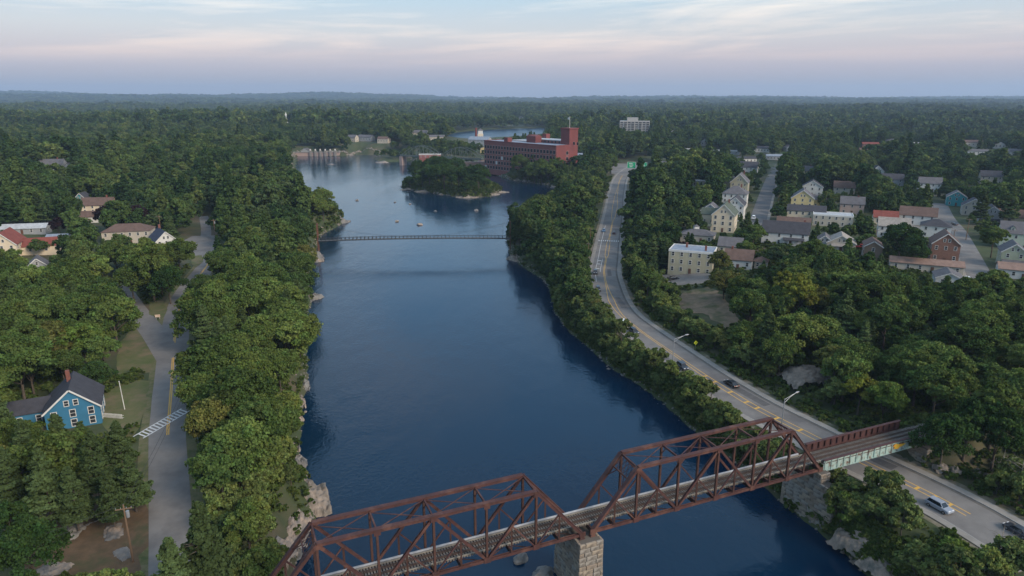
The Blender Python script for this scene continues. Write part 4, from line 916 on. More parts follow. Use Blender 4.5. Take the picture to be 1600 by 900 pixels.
# far arch truss bridge over the falls
a0, b0 = np.array(P(625, 243, 12)), np.array(P(752, 249, 12)); dd_ = b0 - a0; Lb = float(np.linalg.norm(dd_)); ab_ = math.atan2(dd_[1], dd_[0])
br = thing('arch_truss_bridge', 'long pale green road bridge with two curved trusses beyond the island', 'bridge', (a0[0], a0[1], 12), ab_); m_gr = mat('faded green bridge paint', (.15, .175, .155), .7, (.11, .13, .12), .3)
MB().box(0, 0, -.9, Lb, 8.5, .3).build('deck', m_gr, br); MB().box(0, 1, .32, Lb, 7.5, .4).build('roadway', m_asph, br)
MB().box(0, -.35, .3, Lb, -.15, 1.3).build('parapet', m_gr, br)
npan = 10
for k in range(2):
    x0 = Lb * (.02 + .49 * k); Ls = Lb * .47
    for yy in (-.2, 8.7):
        tp = [(x0 + Ls * i / npan, yy, .5 + 12 * (1 - (2 * i / npan - 1) ** 2)) for i in range(npan + 1)]
        for i in range(npan):
            MB().beam(tp[i], tp[i + 1], .42, .42).build('top_chord', m_gr, br)
            if i: MB().beam((tp[i][0], yy, .3), tp[i], .2, .2).build('vertical', m_gr, br); MB().beam((tp[i][0], yy, .3), tp[i + 1] if i >= npan / 2 else tp[i + 1], .14, .14).build('diagonal', m_gr, br)
for q in (.01, .5, .98): MB().box(Lb * q - 2, -.5, -13, Lb * q + 2, 9, -.95).build('pier', m_milltrim, br)
KEEP.append(((600, 225, 752, 246), a0[1]))
# dam gates
a0 = np.array(P(462, 243, 1)); dmz = thing('dam_gate', 'low concrete dam with gate piers on the far left shore', 'dam', (a0[0], a0[1], 0), R(3))
MB().box(0, 0, -2, 62, 5, 5.5).build('wall', m_milltrim, dmz); MB().box(-3, -1, 5.52, 64, 1, 6.1).build('walkway', conc, dmz)
for i in range(6): MB().box(20 + i * 7, -2.2, -2, 23 + i * 7, -.05, 8).build('gate_pier', mat('dam concrete', (.20, .185, .17), .9), dmz); MB().box(20.7 + i * 7, -1.9, 8.03, 22.3 + i * 7, -.4, 10).build('hoist', m_white, dmz)
KEEP.append(((460, 232, 560, 245), a0[1]))
# ================================================================ VEHICLES
m_tyre = mat('tyre rubber', (.018, .018, .018), .8); m_rim = mat('wheel rim', (.35, .36, .37), .35, metal=.8); m_glass = mat('car glass', (.015, .018, .022), .06, spec=.7)
m_hl = mat('headlight', (.75, .76, .78), .15); m_tl = mat('tail light', (.35, .02, .02), .3); m_trim = mat('black car trim', (.02, .02, .022), .6)
def carpaint(nm, c): return mat(nm, c, .28, spec=.6)
BODY = {'sedan': dict(L=4.8, W=1.84, zl=.30, belt=.92, hood=.84, roof=1.46, cab=(-1.75, -.95, .55, 1.35), tail=.96),
        'suv': dict(L=4.7, W=1.9, zl=.36, belt=1.08, hood=1.02, roof=1.74, cab=(-2.15, -1.75, .55, 1.25), tail=1.08),
        'pickup': dict(L=5.7, W=1.98, zl=.42, belt=1.15, hood=1.1, roof=1.86, cab=(-.7, -.45, .85, 1.5), tail=1.15),
        'van': dict(L=5.2, W=1.98, zl=.36, belt=1.15, hood=1.08, roof=2.0, cab=(-2.45, -2.3, 1.2, 1.95), tail=1.15)}
def vehicle(name, label, style, paint_, x, y, z, heading, cat='car'):
    """heading: direction of travel, radians from +x"""
    b = BODY[style]; t = thing(name, label, cat, (x, y, z), heading, 'vehicles on the roads'); L, W = b['L'] / 2, b['W'] / 2
    prof = [(-L, b['zl'] + .12), (-L + .12, b['zl']), (L - .15, b['zl']), (L, b['zl'] + .14), (L - .02, b['hood'] - .2), (L - .2, b['hood'] - .06), (b['cab'][3], b['belt'] - .02), (b['cab'][0], b['belt']), (-L + .08, b['tail'] - .04), (-L - .02, b['tail'] - .22)]
    n = len(prof); V = []; Fs = []
    for yy, ins, dz in ((-W, .10, -.07), (-W + .09, 0, 0), (W - .09, 0, 0), (W, .10, -.07)):
        for a, c in prof:
            f = 1 - ins / L; V.append((a * f, yy, c + (dz if c > b['belt'] - .35 else (.02 if ins else 0))))
    for k in range(3):
        for i in range(n): j = (i + 1) % n; Fs.append((k * n + i, k * n + j, (k + 1) * n + j, (k + 1) * n + i))
    Fs += [tuple(range(n)), tuple(reversed(range(3 * n, 4 * n)))]
    MB().add(V, Fs).build('body', paint_, t)
    r0, r1, r2_, r3 = b['cab'][0] , b['cab'][1], b['cab'][2], b['cab'][3]; zb_, zr = b['belt'] - .06, b['roof']; wi, wo = W - .30, W - .08
    cabv = [(r0, -wo, zb_), (r3, -wo, zb_), (r3, wo, zb_), (r0, wo, zb_), (r1, -wi, zr - .05), (r2_, -wi, zr - .05), (r2_, wi, zr - .05), (r1, wi, zr - .05)]
    cabf = {'rear_window': (3, 0, 4, 7), 'windscreen': (1, 2, 6, 5), 'side_window': (0, 1, 5, 4)}
    MB().add(cabv, [(0, 3, 2, 1), (4, 5, 6, 7), (0, 1, 5, 4), (1, 2, 6, 5), (2, 3, 7, 6), (3, 0, 4, 7)]).build('pillar_frame', paint_, t)
    cv = [Vector(q) for q in cabv]
    for nm, fidx in (('rear_window', (3, 0, 4, 7)), ('windscreen', (1, 2, 6, 5)), ('side_window', (0, 1, 5, 4)), ('side_window', (2, 3, 7, 6))):
        q = [cv[i] for i in fidx]; c = sum(q, Vector()) / 4; nr = (q[1] - q[0]).cross(q[3] - q[0]).normalized()
        if nr.dot(c - Vector((0, 0, zb_ - 1))) < 0: nr = -nr
        s_ = [c + (v - c) * .88 + nr * .012 for v in q]; u_ = [v - nr * .02 for v in s_]
        MB().add(s_ + u_, [(0, 1, 2, 3), (7, 6, 5, 4), (0, 4, 5, 1), (1, 5, 6, 2), (2, 6, 7, 3), (3, 7, 4, 0)]).build(nm, m_glass, t)
    MB().box(r1 + .02, -wi + .02, zr - .05, r2_ - .02, wi - .02, zr).build('roof_panel', paint_, t)
    for sx in (-.62, .62):
        for sy in (-1, 1):
            wl_ = MB().tube([(0, -.11, 0), (0, .11, 0)], .34, 14).build('wheel', m_tyre, t, False); wl_.location = (sx * L, sy * (W - .10), .34)
            rm = MB().tube([(0, -.02, 0), (0, .02, 0)], .2, 10).build('rim', m_rim, wl_); rm.location = (0, sy * .115, 0)
    for sy in (-1, 1):
        MB().box(-.05, -.24, -.09, .05, .24, .09).build('headlight', m_hl, t).location = (L - .09, sy * (W - .42), b['hood'] - .16)
        MB().box(-.05, -.22, -.12, .05, .22, .12).build('tail_light', m_tl, t).location = (-L + .05, sy * (W - .38), b['tail'] - .2)
        MB().box(-.1, -.09, -.07, .1, .09, .07).build('wing_mirror', paint_, t).location = (r3 - .25, sy * (W + .06), b['belt'] + .05)
    if style == 'pickup': MB().box(-L + .15, -W + .16, b['belt'] - .01, r0 - .1, W - .16, b['belt'] + .02).build('cargo_bed', m_trim, t)
    return t
black, darkp, silver, whitep, bluep, redp = carpaint('black car paint', (.012, .012, .014)), carpaint('dark grey car paint', (.03, .034, .042)), carpaint('silver car paint', (.27, .30, .35)), carpaint('white car paint', (.70, .70, .68)), carpaint('blue car paint', (.035, .13, .26)), carpaint('red paint', (.42, .03, .03))
def on_road(line, z, px, py, rev, off=None):
    x, y = P(px, py, z); i = int(np.argmin(np.hypot(line[:, 0] - x, line[:, 1] - y))); i = min(max(i, 1), len(line) - 2)
    t_ = line[i + 1] - line[i - 1]; a = math.atan2(t_[1], t_[0]); 
    if off is not None:
        nn = np.array((t_[1], -t_[0])) / np.linalg.norm(t_); c = line[i] + nn * off; x, y = c
    return x, y, z + .075, a + (math.pi if rev else 0)
VEH = [('sedan', 'black saloon car driving away on the river road', 'sedan', black, 1137, 599, 0, 2.9), ('suv', 'dark grey estate car coming down the river road near the first lamp', 'suv', darkp, 1069, 575, 1, -3.3),
       ('suv', 'black car in front of a white van on the river road bend', 'suv', black, 994, 521, 1, -3.2), ('suv', 'dark car waiting by the white lane arrows on the river road', 'suv', darkp, 923, 426, 1, -3.9),
       ('hatchback', 'dark car half hidden by trees at the river road bend', 'suv', darkp, 933, 453, 1, -4.0), ('sedan', 'blue car near the mid crosswalk on the river road', 'sedan', bluep, 937, 361, 1, -3.9),
       ('sedan', 'dark car beside the blue one on the river road', 'sedan', black, 959, 366, 0, 2.2), ('suv', 'silver estate car half behind bushes at the lower right', 'suv', silver, 1466, 795, 1, -3.3),
       ('sedan', 'dark car cut by the right edge of the lower road', 'sedan', darkp, 1585, 822, 0, 3.0)]
for nm, lb, st, pt_, px_, py_, rv, of in VEH:
    x, y, z, a = on_road(ROAD_R, ZR, px_, py_, rv, of); vehicle(nm, lb, st, pt_, x, y, z, a); q = Qv(x, y, z + .8); k_ = 1900 / y; KEEP.append(((q[0] - k_, q[1] - k_ * .7, q[0] + k_, q[1] + k_ * .55), y))
x, y, z, a = on_road(ROAD_R, ZR, 979, 512, 1, -3.2); vehicle('van', 'white van following the black car on the river road bend', 'van', whitep, x, y, z, a, 'van')
x, y, z, a = on_road(ST_1, ZN, 1181, 342, 1, -2.6); vehicle('van', 'white van on the dark side street', 'van', whitep, x, y, z + .05, a, 'van')
for px_, py_, st, pt_, lb, hd in ((1043, 427, 'sedan', darkp, 'dark car parked at the left end of the apartment block', .6), (1052, 437, 'sedan', black, 'black car parked in front of the apartment block', .2), (207, 473, 'sedan', black, 'black car at the end of the left side drive', 2.2), (194, 465, 'suv', darkp, 'dark car under the tree on the left side drive', 2.2),
                          (1345, 388, 'pickup', redp, 'red pickup beside the tan cottage', -.4), (1352, 396, 'sedan', whitep, 'white car parked in front of the red pickup', -.4), (1511, 440, 'pickup', whitep, 'white pickup parked by the low grey shed', 1.2), (1489, 352, 'sedan', darkp, 'dark car parked on the street bend', 1.9)):
    x, y, z = G(px_, py_); z = float(terrain_z(x, y)); vehicle('car' if st != 'pickup' else 'pickup_truck', lb, st, pt_, x, y, z + (.12 if st != 'x' else 0), hd, 'car' if st != 'pickup' else 'pickup')
    q = Qv(x, y, z + 1); KEEP.append(((q[0] - 7, q[1] - 4, q[0] + 7, q[1] + 3), y))

# ================================================================ POLES, LAMPS, SIGNS, RAILS
m_galv = mat('galvanised steel', (.34, .35, .36), .5, (.26, .27, .28), 1.5, metal=.4); m_wood = mat('pole timber', (.20, .125, .075), .9, (.13, .085, .055), 1.5, stretch=(6, 6, .5)); m_lamp = mat('lamp glass', (.6, .6, .58), .3)
def street_lamp(label, x, y, z, h_, arm_dir, arm=3.4, both=True):
    t = thing('street_lamp', label, 'street lamp', (x, y, z), 0, 'street lamps'); dx, dy = math.cos(arm_dir), math.sin(arm_dir)
    MB().tube([(0, 0, -.2), (0, 0, h_)], [.15, .09], 10).build('pole', m_galv, t); MB().tube([(0, 0, -.2), (0, 0, .35)], [.26, .22], 10).build('base', m_galv, t)
    MB().tube([(0, 0, h_ - 1.0), (dx * arm * .5, dy * arm * .5, h_ + .1), (dx * arm, dy * arm, h_ + .75)], .06, 6).build('arm', m_galv, t)
    if both: MB().tube([(0, 0, h_ - .15), (dx * arm * .5, dy * arm * .5, h_ + .32), (dx * arm * .8, dy * arm * .8, h_ + .6)], .05, 6).build('arm', m_galv, t)
    hd = MB().tube([(dx * (arm - .1), dy * (arm - .1), h_ + .76), (dx * (arm + .45), dy * (arm + .45), h_ + .86), (dx * (arm + 1.1), dy * (arm + 1.1), h_ + .82)], [.1, .2, .1], 8).build('lamp_head', m_galv, t)
    MB().tube([(dx * (arm + .5), dy * (arm + .5), h_ + .62), (dx * (arm + .5), dy * (arm + .5), h_ + .72)], [.14, .17], 8).build('lens', m_lamp, hd)
def road_side(py, off):
    i = rr(py); t_ = ROAD_R[i + 1] - ROAD_R[i - 1]; t_ /= np.linalg.norm(t_); nn = np.array((t_[1], -t_[0])); q = ROAD_R[i] + nn * off; return q, math.atan2(nn[1], nn[0])
x, y = P(1219, 668, ZR); q, an = road_side(657, -6.4)
for py_, lb in ((672, 'steel street lamp on the river road just behind the railway bridge'), (574, 'steel street lamp on the river road beside the dark estate car')):
    q, an = road_side(py_, -6.5); street_lamp(lb, q[0], q[1], float(terrain_z(*q)), 9.4, an)
x, y, z = G(300, 503); street_lamp('street lamp reaching over the left road at its bend', x + 1.0, y, float(terrain_z(x + 1, y)), 8.0, math.pi * 1.02, 2.2, False)
x, y, z = G(297, 652); street_lamp('street lamp over the left road just beyond the crosswalk', x + .6, y, float(terrain_z(x + .6, y)), 6.0, math.pi * .98, 2.0, False)
POLE = {}
def utility_pole(label, x, y, z, h_, rot=0.0, transformer=True, arm=True, lean=0):
    t = thing('utility_pole', label, 'utility pole', (x, y, z), rot, 'wooden utility poles')
    MB().tube([(0, 0, -.5), (lean * .5, 0, h_ * .5), (lean, 0, h_)], [.19, .16, .12], 8).build('pole', m_wood, t)
    if arm:
        MB().box(lean - 1.2, -.22, h_ - .75, lean + 1.2, -.1, h_ - .6).build('crossarm', m_wood, t)
        for i in (-1.1, -.4, .4, 1.1): MB().tube([(lean + i, -.16, h_ - .6), (lean + i, -.16, h_ - .38)], .05, 6).build('insulator', m_galv, t)
    if transformer: MB().tube([(lean * .8 + .42, 0, h_ - 2.3), (lean * .8 + .42, 0, h_ - 1.2)], .27, 10).build('transformer', m_galv, t)
    POLE[label] = Vector((x + lean, y, z + h_)); return t
def gp2(px, py): x, y, z = G(px, py); return x, y, float(terrain_z(x, y))
PL = [('weathered wooden utility pole standing on bare ground at the lower left', 208, 878, 10.5, True), ('tall wooden utility pole among trees left of the left road', 155, 462, 12.5, False), ('wooden utility pole behind the navy-roofed house', 253, 372, 12, False),
      ('wooden utility pole right of the left parking lot', 338, 382, 13, True)]
for lb, px_, py_, hh, tr in PL:
    x, y, z = gp2(px_, py_); utility_pole(lb, x, y, z, hh, .3, tr); q = Qv(x, y, z + hh * .75); KEEP.append(((q[0] - 4, q[1] - 14, q[0] + 4, q[1] + 10), y))
for lb, px_, py_, hh in (('slim utility pole beside the street at the right bend', 1509, 375, 11), ('dark utility pole on the street left of the pale green house', 1541 - 55, 395, 11), ('utility pole on the right street corner', 1215, 330, 10), ('utility pole in front of the tan cottage', 1365, 395, 11), ('utility pole by the mid crosswalk on the river side', 922, 385, 10), ('utility pole left of the crosswalk near the blue car', 919, 408, 9)):
    x, y, z = gp2(px_, py_); utility_pole(lb, x, y, z, hh, -.3, False)
def wire(label, p, q, sag, r_=.03):
    pts = [(p.lerp(q, t_) - Vector((0, 0, sag * 4 * t_ * (1 - t_)))) for t_ in np.linspace(0, 1, 14)]
    tag(MB().tube(pts, r_, 4).build('overhead_wire', m_trim), label, 'wire', 'overhead wires')
p0 = POLE[PL[0][0]]; xw, yw, zw = gp2(296, 640)
e1 = Vector((xw + 1, yw, zw + 9)); e2 = Vector((p0.x - 30, p0.y - 22, p0.z - 1))
wire('thin wire from the lower left utility pole up across the left road', p0, e1, 1.0); wire('second thin wire below the first over the left road', p0 - Vector((0, 0, 1)), e1 - Vector((0, 0, 1.2)), 1.2)
wire('thin wire from the lower left utility pole down to the left corner', p0, e2, .8); wire('lower thin wire from the lower left pole toward the corner', p0 - Vector((0, 0, 1)), e2 - Vector((0, 0, 1.2)), .8)
utility_pole('utility pole hidden in the trees right of the crosswalk', xw + 1, yw, zw, 9.2, 0, False)
# white flagstaff and low white fence by the blue house
x, y, z = gp2(195, 640); t = thing('flagpole', 'slim white pole on the lawn right of the blue house', 'pole', (x, y, z)); MB().tube([(0, 0, -.2), (-.25, 0, 7.2)], [.11, .08], 8).build('pole', m_white, t); MB().tube([(-.25, 0, 7.2), (-.25, 0, 7.35)], .12, 8).build('finial', m_white, t)
a0 = np.array(gp2(160, 652)[:2]); b0 = np.array(gp2(194, 655)[:2]); t = thing('fence', 'low white fence beside the blue house', 'fence', (a0[0], a0[1], float(terrain_z(*a0)))); Lf_ = np.linalg.norm(b0 - a0)
dv = (b0 - a0) / Lf_
for k in range(int(Lf_ / .32)):
    q = dv * (k * .32); MB().beam((q[0], q[1], 0), (q[0], q[1], 1.15), .24, .05).build('picket', m_white, t)
for zz_ in (.3, .9): MB().beam((0, 0.05, zz_), (dv[0] * Lf_, dv[1] * Lf_ + .05, zz_), .06, .1).build('fence_rail', m_white, t)
# guardrails
def guardrail(label, line, off, i0, i1):
    L = line[i0:i1]; T = np.gradient(L, axis=0); T /= np.linalg.norm(T, axis=1)[:, None]; Nn = np.stack([T[:, 1], -T[:, 0]], 1); e = L + Nn * off; z = terrain_z(e[:, 0], e[:, 1])
    t = thing('guardrail', label, 'guardrail', (e[0, 0], e[0, 1], z[0])); o = Vector((e[0, 0], e[0, 1], z[0])); mb = MB()
    pts = [Vector((e[i, 0], e[i, 1], z[i])) - o for i in range(len(e))]
    for i in range(len(pts) - 1): mb.beam(pts[i] + Vector((0, 0, .62)), pts[i + 1] + Vector((0, 0, .62)), .06, .32)
    mb.build('rail', m_galv, t)
    pm = MB().box(-.08, -.08, -.2, .08, .08, .78).mesh('post', m_wood)
    for p in pts: link('post', pm, t, p)
guardrail('steel guardrail along the river side of the left road', ROAD_L, 5.9, upto(ROAD_L, 800, ZL), upto(ROAD_L, 650, ZL))
# signs
x, y, z = gp2(1086, 548); sg = thing('warning_sign', 'yellow diamond warning sign by the river road', 'sign', (x, y, z), R(20)); MB().tube([(0, 0, -.2), (0, 0, 3.2)], .05, 6).build('post', m_galv, sg)
dv = .72; MB().add([(0, -.08, 2.6 - dv), (dv, -.08, 2.6), (0, -.08, 2.6 + dv), (-dv, -.08, 2.6), (0, -.05, 2.6 - dv), (dv, -.05, 2.6), (0, -.05, 2.6 + dv), (-dv, -.05, 2.6)], [(0, 1, 2, 3), (7, 6, 5, 4), (0, 4, 5, 1), (1, 5, 6, 2), (2, 6, 7, 3), (3, 7, 4, 0)]).build('panel', mat('fluorescent yellow', (.75, .75, .03), .6), sg)
mb = MB(); mb.beam((-.18, -.09, 2.3), (-.18, -.09, 2.65), .12, .02, up=(0, 1, 0)); mb.beam((-.18, -.09, 2.6), (.18, -.09, 2.6), .12, .02, up=(0, 1, 0)); mb.beam((.18, -.09, 2.55), (.18, -.09, 2.95), .12, .02, up=(0, 1, 0)); mb.build('symbol', m_trim, sg)
KEEP.append(((1077, 524, 1090, 542), y))
x, y, z = gp2(247, 499); sg = thing('notice_board', 'small orange and white sign at the left road fork', 'sign', (x, y, z), R(15))
for i in (-.55, .55): MB().box(i - .05, -.05, -.2, i + .05, .05, 1.5).build('post', m_white, sg)
MB().box(-.8, -.1, .8, .8, -.055, 1.7).build('panel', mat('faded orange board', (.62, .36, .22), .7, (.7, .6, .5), 3), sg)
KEEP.append(((240, 482, 255, 498), y))
m_sgn = mat('green sign sheeting', (.01, .30, .14), .5)
for px_, py_, w_, h_, lb in ((986, 259, 13, 9, 'large green overhead road sign, left of the pair'), (1005, 260, 10.5, 8, 'smaller green overhead road sign, right of the pair')):
    x, y = P(px_, py_ + 12, ZR); t = thing('road_sign', lb, 'sign', (x, y, ZR), R(-10)); Wm = w_ * y / F
    for i in (-.36, .36): MB().tube([(i * Wm, .3, -.2), (i * Wm, .3, 10.5)], .2, 8).build('post', m_galv, t)
    pn = MB().box(-Wm / 2, -.1, 5.2, Wm / 2, .09, 11.6).build('panel', m_sgn, t)
    mb = MB(); e = .25
    mb.box(-Wm / 2 + .1, -.13, 5.3, Wm / 2 - .1, -.11, 5.3 + e); mb.box(-Wm / 2 + .1, -.13, 11.5 - e, Wm / 2 - .1, -.11, 11.5); mb.box(-Wm / 2 + .1, -.13, 5.3 + e, -Wm / 2 + .1 + e, -.11, 11.5 - e); mb.box(Wm / 2 - .1 - e, -.13, 5.3 + e, Wm / 2 - .1, -.11, 11.5 - e)
    mb.build('border', m_wht, pn)
    mb = MB()
    for k, zz_ in enumerate((9.6, 8.0, 6.5)): mb.box(-Wm * (.3 - .05 * k), -.13, zz_, Wm * (.12 + .1 * (k % 2)), -.11, zz_ + .7)
    mb.build('legend', m_wht, pn)
    KEEP.append(((px_ - w_ / 2 - 1, py_ - 6, px_ + w_ / 2 + 1, py_ + 7), y))

# ================================================================ ROCKS
m_rock = [mat('ledge rock', (.21, .20, .185), .9, (.11, .105, .10), .35, .6, 1.6, coord='World', c3=(.34, .26, .20), s3=.2), mat('tan ledge rock', (.31, .25, .20), .9, (.17, .145, .12), .5, .6, 1.8, coord='World', c3=(.10, .10, .085), s3=.3)]
from mathutils import noise as mn
def rock_mesh(seed, sub=3, sharp=.25, mi=0):
    r = random.Random(seed); bm = bmesh.new(); bmesh.ops.create_icosphere(bm, subdivisions=sub, radius=1)
    o = Vector((r.uniform(0, 50), r.uniform(0, 50), r.uniform(0, 50))); pl = [(Vector((r.gauss(0, 1), r.gauss(0, 1), r.gauss(.3, 1))).normalized(), r.uniform(.5, .8)) for _ in range(12)]
    for v in bm.verts:
        p = v.co.copy()
        for n_, d_ in pl:
            e_ = p.dot(n_) - d_
            if e_ > 0: p -= n_ * e_ * .92
        v.co = p + v.co * (mn.noise(v.co * 1.6 + o) * .22 + mn.noise(v.co * 5 + o) * .10)
    me = bpy.data.meshes.new('rock'); bm.to_mesh(me); bm.free(); me.materials.append(m_rock[mi]); return me
def outcrop_mesh(seed, n=46, mi=0, name='rock_outcrop'):
    """bedrock: fractured strata stepping down to the edge, on a unit disc"""
    r = random.Random(seed); o = Vector((r.uniform(0, 90), r.uniform(0, 90), r.uniform(0, 90))); an = r.uniform(0, 3.14); sd_ = Vector((math.cos(an), math.sin(an), 0)); V = []
    for j in range(n):
        for i in range(n):
            x, y = -1 + 2 * i / (n - 1), -1 + 2 * j / (n - 1); p = Vector((x, y, 0))
            rr_ = math.hypot(x, y) * (1 + .45 * mn.noise(p * 1.7 + o) + .18 * mn.noise(p * 5 + o)); f = max(-.4, 1 - rr_ ** 2.2)
            b = f * (.72 + .5 * mn.noise(p * 2.2 + o)) + .16 * abs(mn.noise(p * 4.5 + o)) * max(f, 0)
            q = b + p.dot(sd_) * .35; st = .17; k = q / st; fr = k - math.floor(k); q2 = (math.floor(k) + min(1, max(0, (fr - .30) / .22))) * st
            zz_ = q2 - p.dot(sd_) * .35 + .05 * mn.noise(p * 11 + o) + .02 * mn.noise(p * 25 + o)
            V.append((x + .03 * mn.noise(p * 9 + o), y + .03 * mn.noise(p * 9 - o), max(zz_, -.5)))
    Fs = [(j * n + i, j * n + i + 1, (j + 1) * n + i + 1, (j + 1) * n + i) for j in range(n - 1) for i in range(n - 1)]
    return np_mesh(name, V, Fs, m_rock[mi])
def ledge(label, px, py, sx, sy, sz, rot=0.0, seed=1, z=None, mi=0, sub=4, name='rock_outcrop'):
    zq = 0.5 if z is None else z; x, y = P(px, py, zq); o = link(name, rock_mesh(seed, sub, .3, mi) if name == 'river_rock' else outcrop_mesh(seed, 46 if sub > 3 else 34, mi)); o.location = (x, y, zq if name == 'river_rock' else zq - .25 * sz); o.scale = (sx, sy, sz); o.rotation_euler = (0, 0, rot)
    tag(o, label, 'rock'); return o
ledge('large pale rock outcrop on the left bank above the truss bridge', 472, 775, 5.2, 6.5, 4.6, .4, 3, 2.0, 1)
ledge('layered grey rock shelf below the large left bank outcrop', 448, 822, 4.2, 8.0, 4.2, .1, 5, 2.0)
ledge('rock slab at the left truss end', 436, 862, 3.4, 4.5, 3.4, -.2, 6, 2.2)
for k, (px_, py_, s_) in enumerate([(462, 690, 1.9), (467, 655, 1.7), (473, 628, 1.6), (479, 600, 1.6), (468, 722, 1.8)]):
    ledge('%s steep rock ledge on the left bank, counted from the bridge' % ('second third fourth fifth first'.split()[k]), px_ - 4, py_, s_ * (.8, 1.2, .9, 1.0, 1.3)[k], s_ * (2.6, 1.6, 2.2, 3.0, 2.0)[k], s_ * (1.0, 1.5, .9, 1.2, 1.1)[k], .35, 20 + k, .6)
ledge('dark rock point jutting from the left bank halfway to the footbridge', 487, 464, 5, 4, 2.6, 0, 31, .5)
ledge('grey rock face under the left end of the footbridge', 492, 402, 5, 9, 5.5, .2, 32, 1.0)
ledge('rocky headland with small trees on the left bank beyond the footbridge', 517, 346, 13, 10, 5.5, .2, 33, .5)
ledge('tan rock foot below the tall pine on the right bank', 806, 404, 5, 6, 2.6, .3, 34, .4, 1)
ledge('flat brown rock at the water right of the mill trees', 880, 291, 14, 10, 4.5, 0, 35, .2, 1)
ledge('rock shelf at the dam', 535, 243, 16, 6, 4, 0, 36, 0)
for k, (px_, py_, sx, sz) in enumerate([(640, 296, 9, 2.2), (668, 299, 12, 2.6), (700, 303, 10, 2.2), (730, 308, 10, 2.4), (760, 304, 12, 2.2), (778, 300, 10, 1.6), (684, 294, 10, 4.6)]):
    ledge(('%s pale shore rock of the wooded island, from its left end' % 'first second third fourth fifth sixth'.split()[k]) if k < 6 else 'tall rock hump on the wooded island', px_, py_, sx, sx * .45, sz, .1, 40 + k, .3, 1, 3)
for k, (px_, py_, s_, lb) in enumerate([(656, 351, 1.9, 'big rounded boulder standing alone in mid river'), (680, 330, 1.1, 'small pale boulder in the river right of the big one'), (620, 346, 1.2, 'low wet rock in the river left of the big boulder'), (558, 313, 1.5, 'dark rock in the river off the left headland'), (617, 316, 1.0, 'thin dark rock in the river below the island'),
                                      (641, 319, .9, 'tiny rock just below the island'), (744, 329, 1.6, 'flat pale rock in the river right of the island'), (517, 257, 5, 'low ledge in the river near the dam'), (617, 251, 3.5, 'dark rock off the small rocky islet'), (598, 254, 8, 'rocky rim of the low islet left of the gatehouse'), (815, 874, 1.4, 'small rock in the water left of the bridge pier'), (850, 898, 2.4, 'rock at the foot of the bridge pier')]):
    ledge(lb, px_, py_, s_ * 1.25, s_, s_ * (.9 if s_ < 3 else .3), .2, 60 + k, .15, 0, 3, 'river_rock')
ledge('pale grey rock outcrop in scrub above the river road', 1258, 584, 6.5, 5, 3.4, .2, 80, 10.0, 1)
ledge('bleached rock face on the right bank at the lower edge', 1348, 848, 3.2, 5.2, 3.2, .6, 81, 3.0, 1)
ledge('lower bleached rock shelf on the right bank', 1378, 880, 3.4, 4, 2.6, .3, 82, 2.4, 1)
ledge('tan rock bank below the shrubs at lower right', 1440, 860, 3, 2.4, 2.2, .4, 83, 5.0, 1)
for k, (px_, py_, s_) in enumerate([(112, 832, 1.9), (178, 832, 1.5), (193, 866, 1.2), (85, 890, 1.6)]):
    x, y, z = gp2(px_, py_); o = link('rock_outcrop', outcrop_mesh(90 + k, 40, 0)); o.location = (x, y, z + .1); o.scale = (s_, s_ * 1.6, s_ * .45); o.rotation_euler = (0, 0, .5 * k)
    tag(o, ['pale flat rock left of the lower left utility pole', 'grey rock just left of the foot of the lower left utility pole', 'rock slab behind the foot of the lower left utility pole', 'rock half hidden at the lower left corner'][k], 'rock')
for k, (px_, py_, s_) in enumerate([(1440, 748, 1.6), (1462, 752, 1.3), (1500, 757, 1.5)]):
    x, y, z = gp2(px_ + 30, py_ - 15); o = link('rock_outcrop', outcrop_mesh(100 + k, 34, 1)); o.location = (x, y, z + .3); o.scale = (s_, s_, s_ * .8)
    tag(o, '%s tan rock on the cut slope right of the lower road' % ('left middle right'.split()[k]), 'rock')
# ================================================================ TREES
m_bark = mat('tree bark', (.10, .08, .062), .95, (.06, .05, .04), 1.5, .3, 5)
m_leaf = leaf_mat('broad leaves'); m_needles = leaf_mat('pine needles', None, .12)
DARKS = [(.030, .058, .016), (.045, .075, .022), (.060, .085, .025), (.050, .072, .030), (.080, .100, .028)]
m_far = leaf_mat('distant foliage', [(.024, .050, .018), (.056, .094, .030), (.088, .128, .038), (.033, .064, .023), (.115, .148, .044), (.026, .054, .020), (.068, .098, .040)], .15)
def leaves_mesh(name, C, Nrm, size, tone, m, asp=1.0, r=None):
    """one folded quad per leaf spray"""
    n = len(C); a = np.cross(Nrm, r.normal(size=(n, 3))); a /= np.linalg.norm(a, axis=1)[:, None] + 1e-9; b = np.cross(Nrm, a)
    s = (size * r.uniform(.65, 1.35, n))[:, None] if np.isscalar(size) else (size * r.uniform(.65, 1.35, n))[:, None]
    fold = Nrm * s * r.uniform(-.25, .25, (n, 1))
    V = np.stack([C - a * s * asp - b * s * .6 , C + a * s * asp * .5 - b * s + fold, C + a * s * asp + b * s * .6, C - a * s * asp * .5 + b * s + fold], 1).reshape(-1, 3)
    me = np_mesh(name, V, np.arange(4 * n).reshape(-1, 4), m)
    ca = me.color_attributes.new('tone', 'FLOAT_COLOR', 'POINT'); col = np.ones((4 * n, 4), np.float32); col[:, :3] = np.repeat(tone, 4, 0); ca.data.foreach_set('color', col.ravel())
    return me
def rand_dir(r, n):
    v = r.normal(size=(n, 3)); return v / np.linalg.norm(v, axis=1)[:, None]
